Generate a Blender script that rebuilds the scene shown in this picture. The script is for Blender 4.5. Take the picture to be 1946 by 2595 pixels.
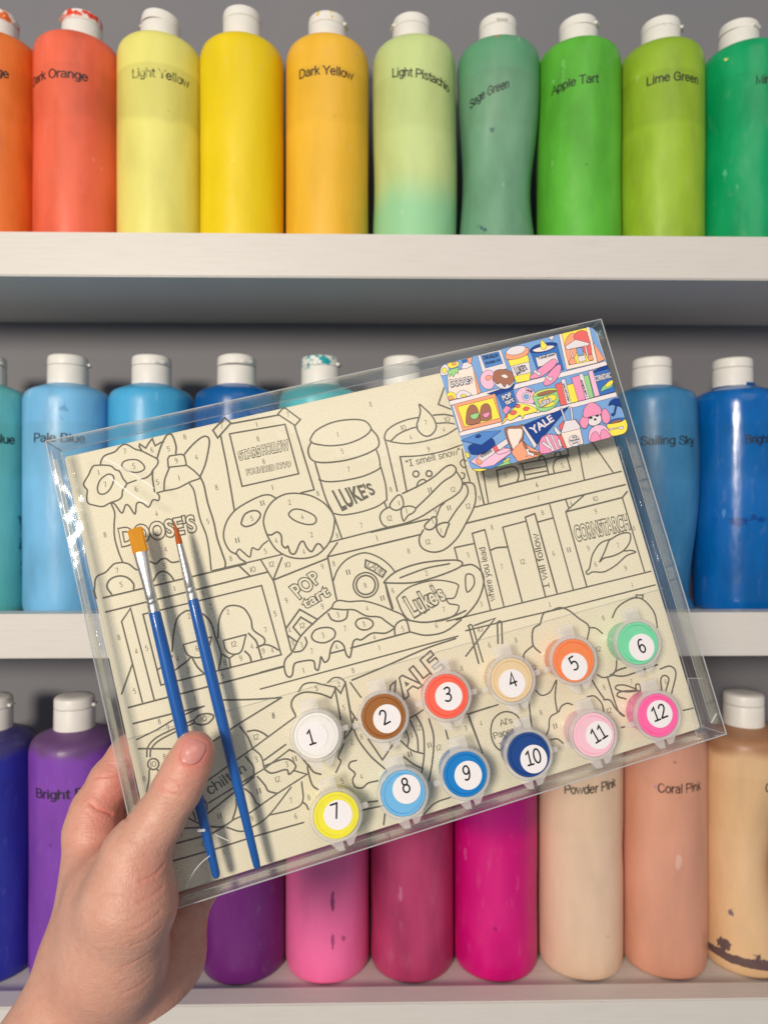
import bpy, bmesh, math, random
import numpy as np
from mathutils import Vector, Matrix

# ------------------------------------------------------------ camera, light, exposure
for o in list(bpy.data.objects):
    bpy.data.objects.remove(o)
S = bpy.context.scene
COL = S.collection
cam_data = bpy.data.cameras.new("camera")
cam = bpy.data.objects.new("camera", cam_data)
COL.objects.link(cam)
cam.location = (0, 0, 0)
cam.rotation_euler = (math.radians(90), 0, 0)
cam_data.sensor_fit = 'VERTICAL'
cam_data.sensor_height = 34.61
cam_data.lens = 24.0
cam_data.clip_start = 0.01
cam_data.clip_end = 50
cam_data.dof.use_dof = True
cam_data.dof.focus_distance = 0.322
cam_data.dof.aperture_fstop = 11.0
S.camera = cam

world = bpy.data.worlds.new("World")
S.world = world
world.use_nodes = True
wb = world.node_tree.nodes["Background"]
wb.inputs[0].default_value = (0.80, 0.86, 1.0, 1)
wb.inputs[1].default_value = 0.26

def area(name, loc, target, size, power, color, shape='DISK'):
    d = bpy.data.lights.new(name, 'AREA')
    d.shape = shape
    d.size = size
    d.energy = power
    d.color = color
    o = bpy.data.objects.new(name, d)
    COL.objects.link(o)
    o.location = loc
    o.rotation_euler = (Vector(target) - Vector(loc)).to_track_quat('-Z', 'Y').to_euler()
    return o

area("key_lamp", (-0.66, -1.34, 0.36), (0.0, 0.5, 0.0), 0.38, 34.0, (1.0, 0.90, 0.77))
area("room_fill", (0.5, -1.6, 1.5), (0.0, 0.5, 0.0), 1.6, 8.5, (1.0, 0.95, 0.88))  # added soft fill, stands in for light bounced around the room

S.view_settings.view_transform = 'Standard'
S.view_settings.look = 'None'
S.view_settings.exposure = 0.0
S.view_settings.gamma = 1.0
S.view_settings.use_curve_mapping = False
S.render.engine = 'CYCLES'
S.cycles.max_bounces = 10
S.cycles.diffuse_bounces = 4
S.cycles.glossy_bounces = 4
S.cycles.transmission_bounces = 6
S.cycles.transparent_max_bounces = 24
S.cycles.caustics_reflective = False
S.cycles.caustics_refractive = False
S.cycles.use_denoising = True

# ------------------------------------------------------------ helpers
def lin(r, g, b):
    def f(c):
        c /= 255.0
        return c / 12.92 if c <= 0.04045 else ((c + 0.055) / 1.055) ** 2.4
    return (f(r), f(g), f(b), 1.0)

def new_mat(name):
    m = bpy.data.materials.new(name)
    m.use_nodes = True
    nt = m.node_tree
    return m, nt, nt.nodes["Principled BSDF"]

def N(nt, t, **kw):
    n = nt.nodes.new(t)
    for k, v in kw.items():
        setattr(n, k, v)
    return n

def mix_rgb(nt, fac, a, b, blend='MIX'):
    m = N(nt, "ShaderNodeMix", data_type='RGBA', blend_type=blend)
    for sock, v in ((0, fac), (6, a), (7, b)):
        if hasattr(v, 'is_output'):
            nt.links.new(v, m.inputs[sock])
        else:
            m.inputs[sock].default_value = v
    return m.outputs[2]

def noise(nt, vec, scale, detail=4, rough=0.55):
    n = N(nt, "ShaderNodeTexNoise")
    n.inputs['Scale'].default_value = scale
    n.inputs['Detail'].default_value = detail
    n.inputs['Roughness'].default_value = rough
    if vec is not None:
        nt.links.new(vec, n.inputs['Vector'])
    return n.outputs['Fac']

def ramp(nt, fac, stops, interp='LINEAR'):
    r = N(nt, "ShaderNodeValToRGB")
    r.color_ramp.interpolation = interp
    e = r.color_ramp.elements
    while len(e) < len(stops):
        e.new(0.5)
    for el, (p, c) in zip(e, stops):
        el.position = p
        el.color = c if len(c) == 4 else (*c, 1)
    nt.links.new(fac, r.inputs[0])
    return r.outputs[0]

def bump(nt, h, strength, dist=0.001, normal=None):
    b = N(nt, "ShaderNodeBump")
    b.inputs['Strength'].default_value = strength
    b.inputs['Distance'].default_value = dist
    nt.links.new(h, b.inputs['Height'])
    if normal is not None:
        nt.links.new(normal, b.inputs['Normal'])
    return b.outputs[0]

def objcoord(nt):
    return N(nt, "ShaderNodeTexCoord").outputs['Object']

def mapping(nt, vec, scale, loc=(0, 0, 0)):
    m = N(nt, "ShaderNodeMapping")
    m.inputs['Scale'].default_value = scale
    m.inputs['Location'].default_value = loc
    nt.links.new(vec, m.inputs[0])
    return m.outputs[0]

def simple(name, rgb, rough=0.5, spec=0.5, var=0.06, scale=60, coat=0, metal=0, bump_s=0.0, bump_scale=900, sss=0):
    m, nt, p = new_mat(name)
    c = lin(*rgb)
    oc = objcoord(nt)
    nz = noise(nt, oc, scale)
    dark = tuple(x * (1 - var * 2) for x in c[:3]) + (1,)
    lite = tuple(min(1, x * (1 + var)) for x in c[:3]) + (1,)
    nt.links.new(mix_rgb(nt, nz, dark, lite), p.inputs['Base Color'])
    p.inputs['Roughness'].default_value = rough
    p.inputs['Specular IOR Level'].default_value = spec
    p.inputs['Metallic'].default_value = metal
    p.inputs['Coat Weight'].default_value = coat
    if sss:
        p.inputs['Subsurface Weight'].default_value = sss
        p.inputs['Subsurface Radius'].default_value = (0.004, 0.003, 0.003)
        p.inputs['Subsurface Scale'].default_value = 1.0
    if bump_s:
        nt.links.new(bump(nt, noise(nt, oc, bump_scale), bump_s), p.inputs['Normal'])
    return m

def link_mesh(name, me, mats=None, parent=None, smooth=False):
    o = bpy.data.objects.new(name, me)
    COL.objects.link(o)
    if mats is not None:
        for m in (mats if isinstance(mats, (list, tuple)) else [mats]):
            me.materials.append(m)
    if parent is not None:
        o.parent = parent
    if smooth:
        me.shade_smooth()
    return o

def from_bm(name, bm, mats=None, parent=None, smooth=False):
    me = bpy.data.meshes.new(name)
    bm.normal_update()
    bm.to_mesh(me)
    bm.free()
    return link_mesh(name, me, mats, parent, smooth)

def from_data(name, v, f, mats=None, parent=None, smooth=False):
    me = bpy.data.meshes.new(name)
    me.from_pydata([tuple(map(float, x)) for x in v], [], [tuple(map(int, x)) for x in f])
    me.update()
    return link_mesh(name, me, mats, parent, smooth)

def empty(name, loc=(0, 0, 0), rot=None):
    o = bpy.data.objects.new(name, None)
    COL.objects.link(o)
    o.location = loc
    o.empty_display_size = 0.01
    return o

def tag(o, label, cat, group=None):
    o['label'] = label
    o['category'] = cat
    if group:
        o['group'] = group
    return o

def box_bm(bm, x0, x1, y0, y1, z0, z1, bev=0.0, seg=2):
    v = [bm.verts.new(p) for p in ((x0, y0, z0), (x1, y0, z0), (x1, y1, z0), (x0, y1, z0), (x0, y0, z1), (x1, y0, z1), (x1, y1, z1), (x0, y1, z1))]
    fs = [bm.faces.new([v[i] for i in q]) for q in ((3, 2, 1, 0), (4, 5, 6, 7), (0, 1, 5, 4), (1, 2, 6, 5), (2, 3, 7, 6), (3, 0, 4, 7))]
    if bev:
        es = set(e for f in fs for e in f.edges)
        bmesh.ops.bevel(bm, geom=list(es), offset=bev, segments=seg, affect='EDGES', clamp_overlap=True)
    return bm

def lathe(profile, seg=64, sx=None):
    """profile list of (r,z) bottom to top; returns verts, faces (closed where r==0)."""
    v, f = [], []
    rings = []
    for r, z in profile:
        if r <= 1e-9:
            rings.append([len(v)])
            v.append((0, 0, z))
        else:
            idx = []
            for k in range(seg):
                a = 2 * math.pi * k / seg
                idx.append(len(v))
                v.append((r * math.cos(a), r * math.sin(a), z))
            rings.append(idx)
    for a, b in zip(rings[:-1], rings[1:]):
        if len(a) == 1 and len(b) == 1:
            continue
        for k in range(seg):
            k2 = (k + 1) % seg
            if len(a) == 1:
                f.append((a[0], b[k2], b[k]))
            elif len(b) == 1:
                f.append((a[k], a[k2], b[0]))
            else:
                f.append((a[k], a[k2], b[k2], b[k]))
    return v, f

_tcache = {}
def text_geo(s, bold=0.0, res=4):
    """text as flat geometry: verts (x,y), faces; baseline at y=0."""
    key = (s, bold, res)
    if key in _tcache:
        return _tcache[key]
    cu = bpy.data.curves.new("lettering", 'FONT')
    cu.body = s
    cu.size = 1.0
    cu.offset = bold
    cu.resolution_u = res
    cu.fill_mode = 'FRONT'
    o = bpy.data.objects.new("lettering", cu)
    COL.objects.link(o)
    dg = bpy.context.evaluated_depsgraph_get()
    me = bpy.data.meshes.new_from_object(o.evaluated_get(dg))
    v = np.array([x.co[:2] for x in me.vertices]).reshape(-1, 2)
    f = [list(p.vertices) for p in me.polygons]
    bpy.data.objects.remove(o)
    bpy.data.curves.remove(cu)
    bpy.data.meshes.remove(me)
    _tcache[key] = (v, f)
    return v, f

def catmull(P, closed, n=6):
    P = [np.array(p, float) for p in P]
    if len(P) < 3:
        return P
    out = []
    m = len(P)
    rng = range(m) if closed else range(m - 1)
    for i in rng:
        p1, p2 = P[i], P[(i + 1) % m]
        p0 = P[(i - 1) % m] if (closed or i > 0) else 2 * p1 - p2
        p3 = P[(i + 2) % m] if (closed or i + 2 < m) else 2 * p2 - p1
        for k in range(n):
            t = k / n
            out.append(0.5 * ((2 * p1) + (-p0 + p2) * t + (2 * p0 - 5 * p1 + 4 * p2 - p3) * t * t + (-p0 + 3 * p1 - 3 * p2 + p3) * t ** 3))
    if not closed:
        out.append(P[-1])
    return out

class Flat:
    """collects flat print on a plane: local x = u, z = v, y = height (negative is toward the viewer); metres."""
    def __init__(self):
        self.v, self.f, self.mi = [], [], []
    def add(self, v2, faces, y, mi):
        b = len(self.v)
        self.v += [(p[0], y, p[1]) for p in v2]
        for q in faces:
            self.f.append([b + i for i in q])
            self.mi.append(mi)
    def stroke(self, P, w, y, mi, closed=False):
        P = [np.array(p, float) for p in P]
        if closed:
            P = P + [P[0]]
        Q = [P[0]]
        for p in P[1:]:
            if np.linalg.norm(p - Q[-1]) > 1e-6:
                Q.append(p)
        P = Q
        n = len(P)
        if n < 2:
            return
        vs, fs = [], []
        for i in range(n):
            d1 = P[i] - P[i - 1] if i > 0 else (P[i] - P[n - 2] if closed else P[1] - P[0])
            d2 = P[i + 1] - P[i] if i < n - 1 else (P[1] - P[0] if closed else d1)
            d1 = d1 / np.linalg.norm(d1)
            d2 = d2 / np.linalg.norm(d2)
            n1, n2 = np.array([-d1[1], d1[0]]), np.array([-d2[1], d2[0]])
            m = n1 + n2
            L = np.linalg.norm(m)
            m = n1 if L < 1e-3 else m / L
            k = min(1.0 / max(0.45, float(m @ n1)), 2.0)
            vs += [P[i] + m * w / 2 * k, P[i] - m * w / 2 * k]
            if i:
                fs.append((2 * i - 2, 2 * i - 1, 2 * i + 1, 2 * i))
        self.add(vs, fs, y, mi)
        if not closed:                         # round ends
            for e, dr in ((0, P[0] - P[1]), (n - 1, P[-1] - P[-2])):
                a0 = math.atan2(dr[1], dr[0])
                fan = [P[e]] + [P[e] + w / 2 * np.array([math.cos(a0 + t), math.sin(a0 + t)]) for t in np.linspace(-math.pi / 2, math.pi / 2, 6)]
                self.add(fan, [(0, i, i + 1) for i in range(1, 6)], y, mi)
    def text(self, s, quad, y, mi, bold=0.0):
        v, f = text_geo(s, bold)
        v0, _ = text_geo(s, 0.0)
        x0, x1 = v0[:, 0].min(), v0[:, 0].max()
        cap = 0.73 if any(c.isupper() or c.isdigit() or c in 'bdfhklt' for c in s) else 0.54
        q = [np.array(c) for c in quad]
        out = []
        for x, yy in v:
            a, b = (x - x0) / (x1 - x0), yy / cap
            lo, hi = q[0] + (q[1] - q[0]) * a, q[3] + (q[2] - q[3]) * a
            out.append(lo + (hi - lo) * b)
        self.add(out, f, y, mi)
    def poly(self, P, y, mi):
        self.add(P, [list(range(len(P)))], y, mi)
    def build(self, name, mats, parent=None):
        me = bpy.data.meshes.new(name)
        me.from_pydata([tuple(map(float, p)) for p in self.v], [], self.f)
        me.polygons.foreach_set("material_index", self.mi)
        me.update()
        return link_mesh(name, me, mats, parent)

# plain monoline sans lettering drawn with strokes (cap height 1)
def _el(cx, cy, rx, ry, n=20):
    return [(cx + rx * math.cos(2 * math.pi * k / n), cy + ry * math.sin(2 * math.pi * k / n)) for k in range(n)]
_ARCH = [(.08, .45), (.17, .65), (.30, .72), (.42, .64), (.46, .48), (.46, .24), (.46, 0)]
_BOWL = ('c', _el(.28, .36, .21, .36))
_SIX = [(.48, .94), (.32, .99), (.14, .84), (.07, .5), (.08, .25), (.18, .05), (.32, 0), (.47, .1), (.53, .3), (.46, .5), (.32, .58), (.16, .5), (.08, .33)]
GLYPH = {
 ' ': (.28, []), '"': (.34, [('p', [(.09, 1), (.09, .74)]), ('p', [(.25, 1), (.25, .74)])]), "'": (.2, [('p', [(.1, 1), (.1, .76)])]),
 '0': (.6, [('c', _el(.30, .5, .25, .5))]), '1': (.6, [('p', [(.10, .80), (.31, .98), (.31, 0)]), ('p', [(.08, 0), (.53, 0)])]),
 '2': (.6, [('s', [(.06, .80), (.15, .94), (.30, 1.0), (.46, .92), (.51, .75), (.44, .55), (.28, .32), (.06, .02)]), ('p', [(.06, .02), (.56, .02)])]),
 '3': (.6, [('s', [(.07, .91), (.27, 1), (.45, .92), (.48, .74), (.38, .57), (.20, .53)]), ('s', [(.20, .53), (.42, .48), (.52, .30), (.44, .08), (.25, 0), (.05, .07)])]),
 '4': (.6, [('p', [(.42, 0), (.42, 1), (.03, .27), (.58, .27)])]), '5': (.6, [('p', [(.50, .98), (.14, .98), (.11, .55)]), ('s', [(.11, .55), (.27, .62), (.46, .54), (.52, .32), (.43, .09), (.24, 0), (.05, .06)])]),
 '6': (.6, [('s', _SIX)]), '7': (.6, [('p', [(.05, .98), (.55, .98), (.22, 0)])]), '8': (.6, [('c', _el(.30, .76, .20, .23)), ('c', _el(.30, .27, .25, .27))]),
 '9': (.6, [('s', [(.6 - x, 1 - y) for x, y in _SIX])]),
 'a': (.56, [('s', [(.08, .60), (.25, .72), (.41, .66), (.46, .5), (.46, .25), (.46, 0)]), ('s', [(.46, .43), (.25, .40), (.08, .29), (.07, .10), (.20, 0), (.37, .06), (.46, .2)])]),
 'b': (.56, [('p', [(.08, 1), (.08, 0)]), _BOWL]), 'c': (.5, [('s', [(.46, .56), (.30, .72), (.14, .64), (.06, .36), (.14, .08), (.30, 0), (.46, .16)])]),
 'd': (.56, [('p', [(.48, 1), (.48, 0)]), _BOWL]), 'e': (.56, [('p', [(.06, .38), (.48, .38)]), ('s', [(.48, .38), (.42, .63), (.28, .72), (.13, .63), (.06, .36), (.13, .09), (.28, 0), (.46, .13)])]),
 'f': (.3, [('s', [(.30, .98), (.20, .97), (.15, .84), (.15, .4), (.15, 0)]), ('p', [(.03, .70), (.28, .70)])]),
 'g': (.56, [('c', _el(.28, .37, .21, .35)), ('s', [(.49, .72), (.49, .3), (.48, -.06), (.42, -.22), (.27, -.28), (.10, -.20)])]),
 'h': (.54, [('p', [(.08, 1), (.08, 0)]), ('s', _ARCH)]), 'i': (.2, [('p', [(.1, .72), (.1, 0)]), ('p', [(.1, .94), (.1, .99)])]),
 'k': (.5, [('p', [(.08, 1), (.08, 0)]), ('p', [(.42, .72), (.08, .30)]), ('p', [(.2, .44), (.46, 0)])]), 'l': (.2, [('p', [(.1, 1), (.1, 0)])]),
 'm': (.84, [('p', [(.08, .72), (.08, 0)]), ('s', [(.08, .48), (.18, .68), (.32, .70), (.42, .5), (.42, .25), (.42, 0)]), ('s', [(.42, .48), (.52, .68), (.66, .70), (.76, .5), (.76, .25), (.76, 0)])]),
 'n': (.54, [('p', [(.08, .72), (.08, 0)]), ('s', _ARCH)]), 'o': (.56, [('c', _el(.28, .36, .22, .36))]),
 'p': (.56, [('p', [(.08, .72), (.08, -.27)]), _BOWL]), 'q': (.56, [('p', [(.48, .72), (.48, -.27)]), _BOWL]),
 'r': (.34, [('p', [(.08, .72), (.08, 0)]), ('s', [(.08, .42), (.16, .64), (.32, .71)])]),
 's': (.5, [('s', [(.42, .60), (.25, .72), (.09, .60), (.13, .43), (.34, .31), (.44, .17), (.34, .02), (.2, 0), (.05, .13)])]),
 't': (.3, [('s', [(.15, .92), (.15, .5), (.15, .12), (.20, .01), (.30, .01)]), ('p', [(.03, .70), (.28, .70)])]),
 'u': (.54, [('s', [(.08, .72), (.08, .25), (.14, .05), (.26, 0), (.40, .08), (.46, .26)]), ('p', [(.46, .72), (.46, 0)])]),
 'w': (.72, [('p', [(.02, .72), (.2, 0), (.36, .70), (.52, 0), (.70, .72)])]), 'y': (.5, [('p', [(.04, .72), (.25, .03)]), ('p', [(.46, .72), (.18, -.2), (.04, -.27)])]),
 'A': (.68, [('p', [(.02, 0), (.34, 1), (.66, 0)]), ('p', [(.14, .33), (.54, .33)])]),
 'B': (.67, [('p', [(.09, 0), (.09, 1)]), ('s', [(.09, 1), (.25, 1), (.44, .98), (.54, .86), (.54, .68), (.44, .55), (.25, .53), (.09, .53)]), ('s', [(.09, .53), (.3, .53), (.5, .50), (.60, .38), (.60, .15), (.5, .02), (.3, 0), (.09, 0)])]),
 'C': (.7, [('s', [(.62, .74), (.52, .93), (.34, 1), (.14, .86), (.06, .5), (.14, .14), (.34, 0), (.53, .08), (.64, .28)])]),
 'D': (.72, [('p', [(.09, 0), (.09, 1)]), ('s', [(.09, 1), (.36, 1), (.58, .84), (.64, .5), (.58, .16), (.36, 0), (.09, 0)])]),
 'E': (.6, [('p', [(.55, 1), (.09, 1), (.09, 0), (.56, 0)]), ('p', [(.09, .53), (.5, .53)])]),
 'G': (.76, [('s', [(.62, .76), (.52, .93), (.36, 1), (.15, .86), (.06, .5), (.15, .14), (.38, 0), (.66, .16)]), ('p', [(.38, .5), (.66, .5), (.66, .16)])]),
 '|': (.22, [('p', [(.1, 1), (.1, 0)])]), 'I': (.5, [('p', [(.25, 1), (.25, 0)]), ('p', [(.06, 1), (.44, 1)]), ('p', [(.06, 0), (.44, 0)])]), 'L': (.56, [('p', [(.09, 1), (.09, 0), (.52, 0)])]), 'M': (.8, [('p', [(.09, 0), (.09, 1), (.40, .05), (.71, 1), (.71, 0)])]),
 'N': (.72, [('p', [(.09, 0), (.09, 1), (.62, 0), (.62, 1)])]), 'O': (.76, [('c', _el(.38, .5, .32, .5))]),
 'P': (.66, [('p', [(.09, 0), (.09, 1)]), ('s', [(.09, 1), (.28, 1), (.48, .98), (.60, .86), (.60, .60), (.48, .48), (.28, .46), (.09, .46)])]),
 'S': (.65, [('s', [(.56, .76), (.45, .95), (.30, 1), (.12, .92), (.10, .68), (.25, .56), (.45, .46), (.60, .32), (.54, .08), (.32, 0), (.10, .08), (.05, .30)])]),
 'T': (.62, [('p', [(.02, 1), (.60, 1)]), ('p', [(.31, 1), (.31, 0)])]), 'Y': (.64, [('p', [(.02, 1), (.32, .48), (.62, 1)]), ('p', [(.32, .48), (.32, 0)])]),
}
def pen_text(s, weight=0.11):
    F = Flat()
    x = 0.0
    for ch in s:
        adv, strokes = GLYPH[ch]
        for kind, P in strokes:
            P = [(a + x, b) for a, b in P]
            if kind == 's':
                P = catmull(P, False, 5)
            elif kind == 'c':
                P = catmull(P, True, 2)
            F.stroke(P, weight, 0, 0, kind == 'c')
        x += adv + 0.03
    v = np.array([(p[0], p[2]) for p in F.v])
    return v, F.f

def pen_in_quad(fl, s, quad, y, mi, weight):
    v, f = pen_text(s, weight)
    x0, x1 = v[:, 0].min(), v[:, 0].max()
    q = [np.array(c) for c in quad]
    out = []
    for x, yy in v:
        a = (x - x0) / (x1 - x0)
        lo, hi = q[0] + (q[1] - q[0]) * a, q[3] + (q[2] - q[3]) * a
        out.append(lo + (hi - lo) * yy)
    fl.add(out, f, y, mi)

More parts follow.
